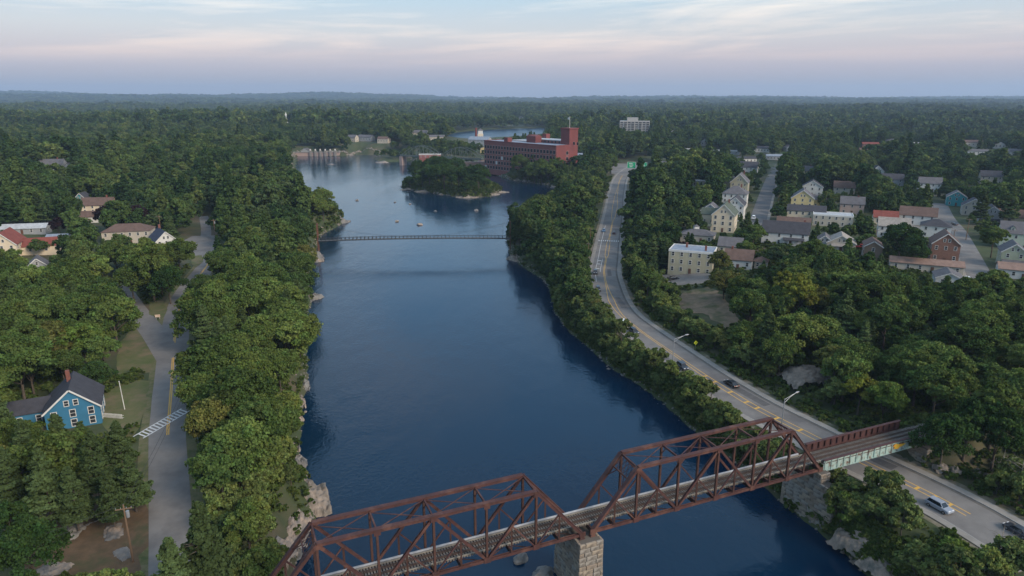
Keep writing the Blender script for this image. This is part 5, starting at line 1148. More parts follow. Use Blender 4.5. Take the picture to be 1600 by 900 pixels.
def broad_crown(seed, n, leaf, rx=5.4, rz=4.8, zc=8.4, clumps=46, m=None, name='crown'):
    r = np.random.default_rng(seed); m = m or m_leaf; big = max(7, clumps // 9)
    # main boughs, each carrying smaller sprays: uneven outline, hollows between boughs
    BD = rand_dir(r, big * 5); BD = BD[BD[:, 2] > -.35][:big]; BD[0] = (0, 0, 1); big = len(BD)
    shp = np.array((rx, rx * r.uniform(.8, 1.12), rz)); BC = BD * shp * r.uniform(.42, .72, (big, 1)) + (0, 0, zc); BR = r.uniform(.30, .52, big) * rx
    pb = r.choice(big, clumps, p=BR / BR.sum()); D = rand_dir(r, clumps) + BD[pb] * .7 + (0, 0, .3); D /= np.linalg.norm(D, axis=1)[:, None]; k = clumps
    CC = BC[pb] + D * BR[pb][:, None] * r.uniform(.6, 1.1, (k, 1)) * np.array((1, 1, .85)); CR = r.uniform(.45, 1.25, k) * rx / 5.4
    w_ = CR ** 1.6; pick = r.choice(k, n, p=w_ / w_.sum()); d = rand_dir(r, n) + D[pick] * .55 + (0, 0, .35); d /= np.linalg.norm(d, axis=1)[:, None]
    pos = CC[pick] + d * CR[pick][:, None] * r.uniform(.25, 1.2, (n, 1)) * np.array((1.15, 1.15, .75))
    nr = d * .55 + rand_dir(r, n) * .7 + (0, 0, .25); nr /= np.linalg.norm(nr, axis=1)[:, None]
    ct = r.uniform(.72, 1.28, (k, 1)) * (1 + r.uniform(-.12, .12, (k, 3)) * np.array((1, .3, .6)))
    return leaves_mesh(name, pos, nr, leaf, ct[pick] * r.uniform(.82, 1.18, (n, 1)), m, .9, r), CC
def pine_crown(seed, n, leaf, ht=19.0, m=None, rad=4.6):
    r = np.random.default_rng(seed); m = m or m_needles; P_, Nn, T = [], [], []
    z = ht * .24; tiers = []
    while z < ht * .97:
        f = (z / ht - .24) / .73; rr_ = rad * (1 - f) ** .75 * r.uniform(.7, 1.12) + .35
        nb = max(3, int(6 - 2 * f)); a0 = r.uniform(0, 6.28)
        for b in range(nb):
            a = a0 + 6.283 * b / nb + r.uniform(-.35, .35); L = rr_ * r.uniform(.6, 1.12); tiers.append((z + r.uniform(-.3, .3), a, L))
        z += r.uniform(.75, 1.15) * (1.25 - .5 * f)
    tot = sum(t_[2] + .4 for t_ in tiers)
    for z, a, L in tiers:
        k = max(8, int(n * (L + .4) / tot)); t_ = r.uniform(.22, 1, k) ** .7
        wv = .22 + .34 * L * np.sin(np.pi * np.clip(t_, 0, 1) * .92)
        off = r.normal(0, .42, k) * wv * 1.3; up = .16 * L * t_ ** 2 + r.normal(0, .16, k) + .1
        x = np.cos(a) * L * t_ - np.sin(a) * off; y = np.sin(a) * L * t_ + np.cos(a) * off
        P_.append(np.stack([x, y, z + up], 1)); nn_ = np.stack([np.cos(a) * .35 * np.ones(k), np.sin(a) * .35 * np.ones(k), np.ones(k)], 1) + r.normal(0, .5, (k, 3))
        Nn.append(nn_ / np.linalg.norm(nn_, axis=1)[:, None]); T.append(np.ones((k, 3)) * r.uniform(.78, 1.2) * r.uniform(.85, 1.15, (k, 1)))
    return leaves_mesh('crown', np.vstack(P_), np.vstack(Nn), leaf, np.vstack(T), m, 1.25, r), None
def trunk_mesh(seed, ht, rad, limbs=6, CC=None, pine=False, bare=False):
    r = random.Random(seed); mb = MB(); top = Vector((r.uniform(-.4, .4), r.uniform(-.4, .4), ht))
    mb.tube([(0, 0, -1.0), (0, 0, .2), top * .45 + Vector((r.uniform(-.2, .2), r.uniform(-.2, .2), 0)), top], [rad * 1.35, rad, rad * .7, rad * .15], 8)
    for i in range(limbs):
        f = r.uniform(.3, .75); b = top * f; 
        if CC is not None: e = Vector(CC[r.randrange(len(CC))])
        else: a = r.uniform(0, 6.28); L = r.uniform(1.5, 3.4); e = b + Vector((math.cos(a) * L, math.sin(a) * L, r.uniform(.2, 2.4 if not pine else .6)))
        md = b.lerp(e, .5) + Vector((0, 0, -.25 if pine else .3)); mb.tube([b, md, e], [rad * .42, rad * .26, rad * .06], 5)
        if bare:
            for q in range(3):
                a = r.uniform(0, 6.28); s_ = md.lerp(e, r.uniform(0, 1)); e2_ = s_ + Vector((math.cos(a) * 1.2, math.sin(a) * 1.2, r.uniform(.3, 1.4))); mb.tube([s_, e2_], [rad * .16, rad * .03], 4)
    return mb.mesh('trunk', m_bark, True)
LIB = {'broadleaf_tree': [], 'pine_tree': [], 'bank_shrub': []}
for k in range(7):
    c, CC = broad_crown(100 + k, 15000, .215, (5.4, 6.3, 4.6, 5.8, 5.0, 6.6, 4.2)[k], (4.8, 4.3, 5.6, 5.2, 4.2, 5.0, 5.9)[k], 8.4, 190); LIB['broadleaf_tree'].append((c, trunk_mesh(k, 9.0, .32, 7, CC)))
for k in range(4):
    c, _ = pine_crown(200 + k, 11000, .23, 19, None, 4.6 + .4 * (k % 2)); LIB['pine_tree'].append((c, trunk_mesh(40 + k, 18.4, .30, 10, None, True)))
for k in range(4):
    c, CC = broad_crown(300 + k, 5200, .18, 2.7, 3.0, 3.9, 90); LIB['bank_shrub'].append((c, trunk_mesh(60 + k, 4.4, .14, 6, CC)))
TREES = []                                  # (kind, x, y, z, scale, rot, colour, special label)
def pick_col(kd, x, y, r):
    if kd == 'pine_tree': c = np.array((.066, .096, .036)) * r.uniform(.75, 1.3); return c
    v = vnoise(np.array([x]), np.array([y]), 26, 11)[0] * .6 + r.random() * .55
    base = np.array((.036, .068, .022)) * (1 - v) + np.array((.125, .170, .044)) * v
    if kd == 'bank_shrub': base = base * .6 + np.array((.125, .145, .055)) * .5
    q = r.random()                          # a few crowns turn early or are of a paler kind
    if q < .05: base = base * .5 + np.array((.115, .095, .030)) * .6
    elif q < .14: base = base * .5 + np.array((.15, .18, .045)) * .6
    return base * r.uniform(.78, 1.2)
# --- what the photograph shows uncovered: no crown may stand in front of these
WATER_V = [(430, 900), (452, 850), (505, 785), (468, 722), (473, 700), (478, 640), (480, 603), (497, 585), (492, 530), (480, 490), (500, 468), (482, 445), (481, 420), (497, 402), (500, 380), (505, 362), (537, 348), (522, 330), (478, 305), (470, 285), (456, 262), (457, 246),
           (560, 242), (640, 250), (668, 258), (755, 268), (800, 281), (845, 289), (880, 296), (866, 303), (850, 312), (790, 332), (788, 395), (800, 404), (858, 466), (868, 492), (921, 547), (959, 582), (1037, 634), (1079, 673), (1150, 728), (1215, 786), (1290, 842), (1340, 886), (1360, 905)]
VIS = [WATER_V,
       [(232, 832), (226, 690), (216, 690), (238, 640), (245, 562), (226, 520), (203, 484), (222, 476), (243, 500), (262, 490), (274, 472), (297, 470), (294, 560), (292, 650), (303, 780), (300, 800)],
       [(292, 378), (332, 370), (328, 356), (318, 342), (315, 352), (317, 366), (300, 372)], [(300, 380), (336, 372), (330, 428), (304, 428)],
       [(182, 585), (186, 545), (205, 515), (238, 540), (240, 566), (225, 580)], [(160, 645), (172, 612), (200, 600), (232, 600), (212, 680)],
       [(95, 815), (140, 800), (212, 790), (214, 868), (130, 875), (90, 860)],
       [(1150, 622), (1090, 584), (1014, 533), (974, 500), (940, 468), (925, 440), (918, 400), (930, 350), (944, 300), (950, 270), (975, 242), (1018, 244), (1005, 262), (985, 275), (978, 310), (973, 345), (970, 400), (977, 440), (1000, 476), (1060, 518), (1190, 588), (1330, 660), (1380, 660), (1440, 656), (1440, 690), (1290, 730), (1215, 690)],
       [(1340, 718), (1420, 700), (1600, 800), (1600, 842), (1520, 812), (1480, 785), (1420, 760)], [(1440, 772), (1495, 778), (1495, 812), (1440, 802)],
       [(1060, 480), (1070, 456), (1108, 450), (1150, 484), (1145, 515), (1100, 490)], [(1225, 573), (1285, 573), (1285, 596), (1225, 590)],
       [(1172, 350), (1190, 280), (1213, 276), (1204, 350)], [(1480, 345), (1500, 345), (1546, 440), (1515, 445)],
       [(1040, 424), (1110, 428), (1080, 442), (1040, 438)], [(425, 790), (450, 755), (505, 780), (470, 830), (430, 880)],
       [(1216, 752), (1285, 735), (1285, 825), (1216, 785)], [(1320, 832), (1380, 830), (1400, 880), (1360, 900)],
       [(955, 262), (1020, 245), (1020, 262), (975, 275)], [(684, 216), (715, 205), (760, 201), (856, 197), (850, 210), (745, 221)],
       [(300, 400), (318, 398), (318, 412), (302, 416)]]
ZONE_CLEAR = [(LOT_L, 2.0)]
def house_clear(x, y, rad):
    ok = np.ones(len(x), bool)
    for hx, hy, hr, a, b, an in HOUSES:
        dx, dy = x - hx, y - hy; u = dx * math.cos(an) + dy * math.sin(an); v = -dx * math.sin(an) + dy * math.cos(an)
        ok &= ~((np.abs(u) < a + rad) & (np.abs(v) < b + rad))
    return ok
def clear_mask(x, y, zb, rx, zc, rz, margin=.72):
    mg_k = max(margin, .62)
    """True where a crown (centre height zc, half-width rx, half-height rz) hides nothing that must show"""
    ok = np.ones(len(x), bool); X = []; 
    samples = [(0, 0), (-margin, 0), (margin, 0), (0, margin), (-.55, .55), (.55, .55), (-.55, -.5), (.55, -.5), (0, -margin)]
    for sx, sz in samples:
        px_, py_ = Qv(x + sx * rx, y, zb + zc + sz * rz); pp = np.stack([px_, py_], 1)
        for poly in VIS: ok &= ~inside(pp, poly)
        px_, py_ = Qv(x + sx / margin * mg_k * rx if abs(sx) == margin else x + sx * rx, y, zb + zc + sz / margin * mg_k * rz if abs(sz) == margin else zb + zc + sz * rz)
        for (x0, y0, x1, y1), yd in KEEP: ok &= ~((px_ > x0) & (px_ < x1) & (py_ > y0) & (py_ < y1) & (y < yd + 2))
    return ok
def fill(kd, x0, x1, y0, y1, sp, seed, rx, zc, rz, srange, cond=None, wclear=2.0, rclear=1.5, margin=.72):
    r = np.random.default_rng(seed); nx_, ny_ = int((x1 - x0) / sp), int((y1 - y0) / sp)
    x, y = np.meshgrid(np.arange(nx_), np.arange(ny_)); x = x0 + (x.ravel() + .5 * (y.ravel() % 2) + r.uniform(-.36, .36, x.size)) * sp; y = y0 + (y.ravel() + r.uniform(-.36, .36, y.size)) * sp
    f = np.abs(x) < y * .82 + 30; x, y = x[f], y[f]
    if cond is not None: f = cond(x, y); x, y = x[f], y[f]
    p = np.stack([x, y], 1); d, e = water_dist(p); f = (d > wclear) & (e > 4); x, y = x[f], y[f]; p = p[f]
    for ln, hw in ((ROAD_L, 5.5), (ROAD_R, 8.0), (DRIVE_L, 4.5), (LANE_L, 2.5), (ST_1, 6.8), (ST_2, 6.8), (ST_3, 5), (RAIL_E, 4), (RAIL_W, 4)):
        f = seg_dist(p, ln) > hw + rclear; x, y, p = x[f], y[f], p[f]
    for poly, hw in ZONE_CLEAR: f = ~inside(p, poly) & (seg_dist(p, poly, True) > hw); x, y, p = x[f], y[f], p[f]
    sc_ = r.uniform(*srange, len(x)); z = terrain_z(x, y)
    f = house_clear(x, y, 2.5) & clear_mask(x, y, z, rx * sc_, zc * sc_, rz * sc_, margin)
    return x[f], y[f], z[f], sc_[f]
def add_fill(kd, *a, **k):
    x, y, z, s_ = fill(kd, *a, **k); r = np.random.default_rng(a[5])
    for i in range(len(x)):
        k2, s2 = (('pine_tree', s_[i] * .86) if kd == 'broadleaf_tree' and r.random() < .13 else (kd, s_[i]))
        TREES.append((k2, x[i], y[i], z[i], s2, r.uniform(0, 6.28), None, None))
    return len(x)
def crown_at(kd, px, py, s_, label, col=None, zc=None):
    """tree whose crown centre shows at this pixel, standing on the ground"""
    zc = zc or {'broadleaf_tree': 8.4, 'pine_tree': 10.5, 'bank_shrub': 3.9}[kd]; z = 10.0
    for _ in range(25): x, y = P(px, py, z + zc * s_); z = .5 * z + .5 * float(terrain_z(x, y))
    TREES.append((kd, x, y, float(terrain_z(x, y)), s_, random.uniform(0, 6.28), col, label)); return x, y
LGT0 = 1
SPC = [('broadleaf_tree', 318, 446, .85, 'tree screening the left road beyond its bend'), ('broadleaf_tree', 306, 452, .7, 'smaller tree leaning over the left road beyond its bend'), ('broadleaf_tree', 345, 420, .9, 'tree right of the left parking lot entrance'), ('bank_shrub', 1490, 868, 1.0, 'light green young tree at the lower right in front of the road', LGT0), ('bank_shrub', 1545, 885, 1.0, 'young tree at the lower right near the corner', None), ('bank_shrub', 1412, 812, .95, 'feathery young tree left of the silver car', None), ('bank_shrub', 1332, 772, 1.1, 'dense young tree beside the right bank abutment', None), ('bank_shrub', 1372, 785, 1.0, 'young tree right of the one beside the abutment', None), ('bank_shrub', 1318, 795, 1.2, 'bright bush below the teal girder near the water', LGT0), ('bank_shrub', 1592, 876, 1.0, 'young tree at the right edge below the road', None), ('bank_shrub', 1500, 895, 1.1, 'bush at the bottom edge on the right bank', None), ('bank_shrub', 1440, 880, 1.3, 'low bush between bleached rocks and bottom edge', None), ('pine_tree', 70, 765, .8, 'pine between the blue house and the corner oak'), ('pine_tree', 112, 772, .72, 'pine left of the bare ground at lower left'), ('pine_tree', 172, 778, .6, 'pine directly behind the lower left utility pole'), ('pine_tree', 10, 745, .75, 'pine at the left edge below the blue house'), ('pine_tree', 150, 735, .80, 'dense dark pine below the blue house'), ('pine_tree', 95, 700, .78, 'broad pine at the left below the blue house wing'), ('pine_tree', 185, 690, .66, 'smaller pine right of the blue house beside the road'), ('pine_tree', 40, 700, .7, 'pine left of the blue house at the frame edge'), ('pine_tree', 130, 690, .62, 'pine close against the front of the blue house'), ('pine_tree', 205, 750, .62, 'pine whose boughs reach the left road edge'),
       ('pine_tree', 320, 865, .85, 'feathery pine at the foot of the left road'), ('pine_tree', 270, 895, .7, 'low pine at the bottom edge under the left road end'), ('broadleaf_tree', 45, 862, .78, 'dark oak-like tree in the lower left corner'), ('broadleaf_tree', 10, 815, .7, 'dark tree at the left edge above the corner oak'),
       ('pine_tree', 812, 352, 1.0, 'tall dark pine at the right end of the footbridge'), ('pine_tree', 826, 362, .85, 'second pine behind the tall one by the footbridge'),
       ('broadleaf_tree', 165, 338, 1.0, 'dark purple-leaved tree, left of the pair behind the long house', ), ('broadleaf_tree', 213, 340, 1.05, 'dark purple-leaved tree, right of the pair behind the long house'), ('broadleaf_tree', 90, 352, .8, 'purple-brown tree left of the copper pair'),
       ('broadleaf_tree', 1250, 462, 1.15, 'bright yellow-green tree in the right wood below the white hall'), ('broadleaf_tree', 1225, 452, 1.0, 'yellow-green tree left of the brightest one in the right wood'), ('broadleaf_tree', 1385, 620, .85, 'light green tree above the teal girder span'), ('broadleaf_tree', 1345, 610, .8, 'yellow tipped tree left of the light green one above the girder'),
       ('broadleaf_tree', 125, 540, 1.0, 'bright green tree left of the left road lawn'), ('broadleaf_tree', 40, 545, 1.1, 'wide green tree at the left edge above the blue house'), ('broadleaf_tree', 235, 425, 1.35, 'large spreading maple in the fork of the left road'), ('broadleaf_tree', 262, 440, 1.0, 'dark maple beside the spreading one at the left road fork'), ('broadleaf_tree', 205, 440, 1.0, 'maple on the left flank of the spreading one at the fork'), ('broadleaf_tree', 250, 405, 1.0, 'maple behind the spreading one at the fork'),
       ('broadleaf_tree', 1408, 375, 1.25, 'large dark tree left of the brick house'), ('broadleaf_tree', 1430, 392, .9, 'dark tree touching the brick house'), ('broadleaf_tree', 1553, 375, .95, 'round green tree left of the porch house'), ('broadleaf_tree', 1178, 365, .8, 'green street tree beside the white van'), ('broadleaf_tree', 1165, 390, .7, 'green tree right of the beige cottage'), ('broadleaf_tree', 1126, 412, .75, 'round green tree hiding the right end of the apartment block'), ('broadleaf_tree', 1230, 262, 1.5, 'pale round tree at the far end of the right street'),
       ('broadleaf_tree', 1085, 262, 1.6, 'dark massive tree above the street row'), ('pine_tree', 1535, 320, 1.1, 'dark spruce near the right bend'), ('pine_tree', 1580, 322, 1.1, 'dark spruce at the right edge'), ('bank_shrub', 1065, 385, 1.0, 'dark purple shrub left of the apartment block'), ('broadleaf_tree', 1012, 445, .8, 'bushy tree on the inner side of the river road bend'), ('broadleaf_tree', 1030, 455, .7, 'second bushy tree beside the dirt clearing'), ('broadleaf_tree', 1515, 665, .95, 'big dark tree right of the rail line end'), ('broadleaf_tree', 1480, 668, .85, 'dark tree where the track enters the wood'), ('broadleaf_tree', 1560, 680, .95, 'dark tree further right of the rail line')]
PURP = np.array((.030, .018, .022)); YELG = np.array((.17, .185, .034)); LGT = np.array((.105, .155, .034))
for q in SPC:
    col = PURP if 'purple' in q[4] else YELG if 'yellow' in q[4] else LGT if ('bright' in q[4] or 'light green' in q[4]) else None
    if 'dark' in q[4] and col is None and q[0] == 'broadleaf_tree': col = np.array((.036, .068, .020))
    crown_at(*q[:5], col=col)
NSP = len(TREES)
B = dict(rx=5.4, zc=8.4, rz=4.8)
lft = lambda x, y: side(np.stack([x, y], 1)) > 0
rgt = lambda x, y: side(np.stack([x, y], 1)) <= 0
spx = np.array([(t_[1], t_[2]) for t_ in TREES if t_[0] != 'bank_shrub'])
def far_from_sp(x, y, dmin=5.5):
    ok = np.ones(len(x), bool)
    for a, b in spx: ok &= np.hypot(x - a, y - b) > dmin
    return ok
both = lambda f, g: (lambda x, y: f(x, y) & g(x, y))
# left bank, right wood, bank shrubs, island
add_fill('broadleaf_tree', -330, 60, 90, 400, 7.6, 21, **B, srange=(.66, 1.18), cond=both(lft, far_from_sp), wclear=1.0, margin=.5)
add_fill('broadleaf_tree', 30, 360, 100, 400, 7.4, 22, **B, srange=(.58, 1.1), cond=both(rgt, lambda x, y: far_from_sp(x, y) & (seg_dist(np.stack([x, y], 1), ROAD_R) > 16) & (x > np.interp(y, ROAD_R[:, 1], ROAD_R[:, 0]))), margin=.8)
bankr = lambda x, y: rgt(x, y) & (x < np.interp(y, ROAD_R[:, 1], ROAD_R[:, 0])) & (y < 520) & ((y > 125) | (((x * 7.3) % 1 + (y * 5.1) % 1) < .42))
add_fill('bank_shrub', 0, 130, 70, 420, 2.4, 23, rx=2.7, zc=3.9, rz=3.0, srange=(.55, 1.2), cond=both(bankr, far_from_sp), wclear=.35, rclear=-1.6, margin=.5)
add_fill('broadleaf_tree', 0, 110, 240, 700, 6.4, 24, **B, srange=(.6, .9), cond=both(lambda x, y: rgt(x, y) & (seg_dist(np.stack([x, y], 1), RIVER, True) < 34), far_from_sp), wclear=3, rclear=.5, margin=.8)
lbank = lambda x, y: lft(x, y) & (seg_dist(np.stack([x, y], 1), RIVER, True) < 24) & (seg_dist(np.stack([x, y], 1), ROAD_L) < 22)
add_fill('bank_shrub', -80, -20, 70, 165, 3.4, 26, rx=2.7, zc=3.9, rz=3.0, srange=(.6, 1.1), cond=both(lbank, far_from_sp), wclear=1.5, rclear=1.8, margin=.6)
scrub = lambda x, y: rgt(x, y) & (seg_dist(np.stack([x, y], 1), ROAD_R) < 24) & (seg_dist(np.stack([x, y], 1), RIVER, True) > 22)
add_fill('bank_shrub', 20, 180, 90, 420, 3.8, 25, rx=2.7, zc=3.9, rz=3.0, srange=(.6, 1.2), cond=both(scrub, far_from_sp), rclear=1.2, margin=.9)
ip = lambda x, y: inside(np.stack([x, y], 1), ISLAND)
VIS_W = VIS.pop(0)
isl = [(640, 291), (650, 287), (660, 292), (672, 294), (682, 289), (694, 297), (706, 295), (716, 301), (728, 302), (738, 300), (748, 299), (757, 296), (655, 283), (668, 284), (690, 283), (703, 287), (720, 287), (735, 290), (747, 291), (678, 281), (712, 281)]
O1 = 'first second third fourth fifth sixth seventh eighth ninth tenth eleventh twelfth thirteenth fourteenth fifteenth sixteenth seventeenth eighteenth nineteenth twentieth twenty-first'.split()
for k, (px_, py_) in enumerate(isl):
    x, y = P(px_, py_, 3); pn = k in (1, 4, 8, 13, 16); edge = k in (0, 2, 9, 11)
    TREES.append(('pine_tree' if pn else 'broadleaf_tree', x, y, float(terrain_z(x, y)), random.uniform(1.05, 1.2) if pn else random.uniform(.7, .9) if edge else random.uniform(1.2, 1.6), k * 1.1, np.array((.04, .075, .022)) * random.uniform(.8, 1.3), '%s tree of the wooded river island, counted from its left tip' % O1[int(np.argsort(np.argsort([q[0] for q in isl]))[k])]))
hp = [(482, 345), (490, 349), (498, 345), (506, 348), (514, 344), (521, 341), (494, 337), (503, 335), (512, 334), (484, 334), (476, 328)]
for k, (px_, py_) in enumerate(hp):
    x, y = P(px_, py_, 5); TREES.append(('broadleaf_tree', x, y, float(terrain_z(x, y)), random.uniform(.75, 1.0), k, None, '%s small tree on the left bank headland, counted from its left' % O1[int(np.argsort(np.argsort([q[0] for q in hp]))[k])]))
for k, (px_, py_) in enumerate([(812, 274), (822, 278), (835, 279), (846, 280), (857, 281), (868, 280), (840, 274), (860, 273), (876, 276), (888, 274)]):
    x, y = P(px_, py_, 5); TREES.append(('broadleaf_tree', x, y, float(terrain_z(x, y)), random.uniform(1.3, 1.7), k, None, '%s tree in the row in front of the brick mill, from its left' % 'first second third fourth fifth sixth seventh eighth ninth tenth'.split()[[0, 1, 2, 4, 5, 7, 3, 6, 8, 9][k]]))
VIS.insert(0, VIS_W)

# --- rank by size in the picture: the largest become trees of their own, the rest one forest
LM = [('the blue house', 95, 640), ('the left crosswalk', 253, 660), ('the lower left utility pole', 205, 830), ('the left parking lot', 310, 380), ('the large left bank outcrop', 470, 770), ('the left end of the footbridge', 497, 376), ('the long brown-roofed house', 200, 370),
      ('the cream house at the left edge', 20, 390), ('the fork of the left road', 245, 500), ('the olive apartment block', 1080, 400), ('the dirt clearing', 1100, 480), ('the yellow warning sign', 1083, 540), ('the lamp behind the railway bridge', 1218, 660), ('the lamp by the dark estate car', 1060, 560),
      ('the pale rock above the river road', 1258, 584), ('the right bank abutment', 1240, 780), ('the silver car', 1465, 795), ('the end of the teal girder', 1430, 680), ('the brick house', 1470, 400), ('the porch house', 1580, 410), ('the white hall', 1220, 370), ('the tan cottage', 1320, 385), ('the right end of the footbridge', 795, 385),
      ('the mid crosswalk of the river road', 945, 376), ('the black saloon', 1137, 597), ('the bleached rock at lower right', 1345, 845), ('the river road bend', 945, 447), ('the tall cream house', 1125, 350), ('the dark rock point on the left bank', 487, 464), ('the white van on the side street', 1181, 342), ('the lawn by the left road', 210, 550), ('the lower right corner', 1580, 880)]
LM += [('the ' + o.name.split('.')[0].replace('_', ' '), *Qv(o.location.x, o.location.y, o.location.z + 4)) for o in COL.objects if o.get('category') in ('house',) and o.location.y < 460 and o.name.split('.')[0] != 'far_house']
LMW = np.array([(a, b) for _, a, b in LM])
ORD = ['nearest'] + [q + ' nearest' for q in 'second third fourth fifth sixth seventh eighth ninth tenth eleventh twelfth thirteenth fourteenth fifteenth sixteenth seventeenth eighteenth nineteenth twentieth'.split()]
ORD += ['twenty-%s nearest' % q for q in 'first second third fourth fifth sixth seventh eighth ninth'.split()] + ['thirtieth nearest'] + ['%s-%s nearest' % (p_, q) for p_ in ('thirty', 'forty') for q in 'first second third fourth fifth sixth seventh eighth ninth'.split()]
def rank(t_):
    px_, py_ = Qv(t_[1], t_[2], t_[3] + 6 * t_[4])
    if not (-40 < px_ < 1640 and -20 < py_ < 960): return 1e9
    return t_[2] / t_[4]
LM += [('the blue car', 937, 360), ('the black car on the river road bend', 994, 520), ('the dark car at the lane arrows', 923, 425), ('the stone pier', 895, 860), ('the dark estate car', 1069, 573)]
LM_SEEN = set(); LM = [q for q in LM if not (q[0] in LM_SEEN or LM_SEEN.add(q[0]))]; LMW = np.array([(a, b) for _, a, b in LM])
lim = {'broadleaf_tree': 285, 'pine_tree': 150, 'bank_shrub': 295}; indiv, rest = [], []
for kd in lim:
    L = sorted([t_ for t_ in TREES if t_[0] == kd], key=lambda t_: (t_[7] is None, rank(t_))); L = [t_ for t_ in L if rank(t_) < 1e9 or t_[7]]
    if kd == 'bank_shrub': rest += [t_ for t_ in L if t_[2] > 265 and not t_[7]]; L = [t_ for t_ in L if t_[2] <= 265 or t_[7]]
    indiv += L[:lim[kd]]; rest += L[lim[kd]:]
cnt = {}
words = {'broadleaf_tree': 'broadleaf tree', 'pine_tree': 'pine', 'bank_shrub': 'shrub'}
auto = []
for t_ in indiv:
    if t_[7] is None:
        cpx = Qv(t_[1], t_[2], t_[3] + t_[4] * (4 if t_[0] == 'bank_shrub' else 8.5)); d_ = np.hypot(LMW[:, 0] - cpx[0], LMW[:, 1] - cpx[1]); auto.append((int(np.argmin(d_)), float(d_.min()), t_))
lab = {}
for li in range(len(LM)):
    for kd in lim:
        g = sorted([q for q in auto if q[0] == li and q[2][0] == kd], key=lambda q: q[1])
        for k, q in enumerate(g):
            ex = [t_ for t_ in indiv if t_[7] and t_[0] == kd]
            lab[id(q[2])] = '%s %s to %s' % (words[kd], ORD[min(k, len(ORD) - 1)], LM[li][0])
rt = random.Random(4); rn = np.random.default_rng(44)
for t_ in indiv:
    kd, x, y, z, s_, ro, col, lb = t_
    c, tr = LIB[kd][rt.randrange(len(LIB[kd]))]
    col = pick_col(kd, x, y, rt) if col is None else col
    if lb is None:
        b_ = 'yellowish' if col[0] > .075 else 'mid green' if col[1] > .075 else 'dark green'
        lb = b_ + ' ' + lab[id(t_)]
    root = thing(kd, lb, {'broadleaf_tree': 'tree', 'pine_tree': 'pine tree', 'bank_shrub': 'shrub'}[kd], (x, y, z - .05), ro, {'broadleaf_tree': 'broadleaf trees', 'pine_tree': 'pine trees', 'bank_shrub': 'riverside shrubs'}[kd])
    root.scale = (s_ * rt.uniform(.92, 1.1), s_ * rt.uniform(.92, 1.1), s_ * rt.uniform(.92, 1.12))
    o = link('crown', c, root); o.color = (*col, 1); link('trunk', tr, root)
# bare and dead trees
dead = trunk_mesh(500, 10, .16, 12, None, False, True)
m_dead = mat('bleached dead wood', (.24, .21, .18), .9, (.16, .14, .12), 2)
dead.materials.clear(); dead.materials.append(m_dead)
for k, (px_, py_, s_, lb) in enumerate([(1588, 775, .9, 'bare grey dead tree at the right edge above the lower road'), (1562, 760, .8, 'thin bare dead tree left of the one at the right edge'), (1558, 880, .7, 'leaning bare trunk at the lower right'), (1268, 392, .9, 'bare-branched tree right of the white hall'), (372, 690, 1.0, 'dead bleached tree poking from the strip by the left crosswalk')]):
    x, y, z = gp2(px_, py_); o = thing('dead_tree', lb, 'dead tree', (x, y, z), k * 1.3, 'bare dead trees'); o.scale = (s_,) * 3; link('trunk', dead, o)

# --- scattered copies: forest, undergrowth and shore stones (each one mass)
def scatter(name, pts, scl, protos, seed, flat_=1.0):
    lib = bpy.data.collections.new(name + ' sources')
    for me in protos: lib.objects.link(bpy.data.objects.new(name + '_source', me))
    me = bpy.data.meshes.new(name); me.vertices.add(len(pts)); me.vertices.foreach_set('co', np.asarray(pts, np.float32).ravel()); me.update()
    r = np.random.default_rng(seed)
    a = me.attributes.new('scl', 'FLOAT_VECTOR', 'POINT'); sv = np.stack([scl * r.uniform(.88, 1.12, len(scl)), scl * r.uniform(.88, 1.12, len(scl)), scl * flat_ * r.uniform(.78, 1.25, len(scl))], 1); a.data.foreach_set('vector', sv.astype(np.float32).ravel())
    a = me.attributes.new('rot', 'FLOAT_VECTOR', 'POINT'); a.data.foreach_set('vector', np.stack([np.zeros(len(scl)), np.zeros(len(scl)), r.uniform(0, 6.28, len(scl))], 1).astype(np.float32).ravel())
    a = me.attributes.new('pick', 'INT', 'POINT'); a.data.foreach_set('value', r.integers(0, len(protos), len(scl)).astype(np.int32))
    ng = bpy.data.node_groups.new(name, 'GeometryNodeTree'); ng.interface.new_socket('Geometry', in_out='INPUT', socket_type='NodeSocketGeometry'); ng.interface.new_socket('Geometry', in_out='OUTPUT', socket_type='NodeSocketGeometry')
    n = ng.nodes; gi, go = n.new('NodeGroupInput'), n.new('NodeGroupOutput'); mp = n.new('GeometryNodeMeshToPoints'); ip_ = n.new('GeometryNodeInstanceOnPoints'); ci = n.new('GeometryNodeCollectionInfo')
    ci.inputs['Collection'].default_value = lib; ci.inputs['Separate Children'].default_value = True; ci.inputs['Reset Children'].default_value = True; ip_.inputs['Pick Instance'].default_value = True
    def att(nm, ty):
        q = n.new('GeometryNodeInputNamedAttribute'); q.data_type = ty; q.inputs[0].default_value = nm; return [s_ for s_ in q.outputs if s_.enabled and s_.name == 'Attribute'][0]
    L = ng.links; L.new(gi.outputs[0], mp.inputs[0]); L.new(mp.outputs[0], ip_.inputs['Points']); L.new(ci.outputs[0], ip_.inputs['Instance'])
    L.new(att('pick', 'INT'), ip_.inputs['Instance Index']); L.new(att('scl', 'FLOAT_VECTOR'), ip_.inputs['Scale'])
    er = n.new('FunctionNodeEulerToRotation'); L.new(att('rot', 'FLOAT_VECTOR'), er.inputs[0]); L.new(er.outputs[0], ip_.inputs['Rotation']); L.new(ip_.outputs[0], go.inputs[0])
    o = link(name, me); md = o.modifiers.new('scatter', 'NODES'); md.node_group = ng; o['kind'] = 'stuff'; return o
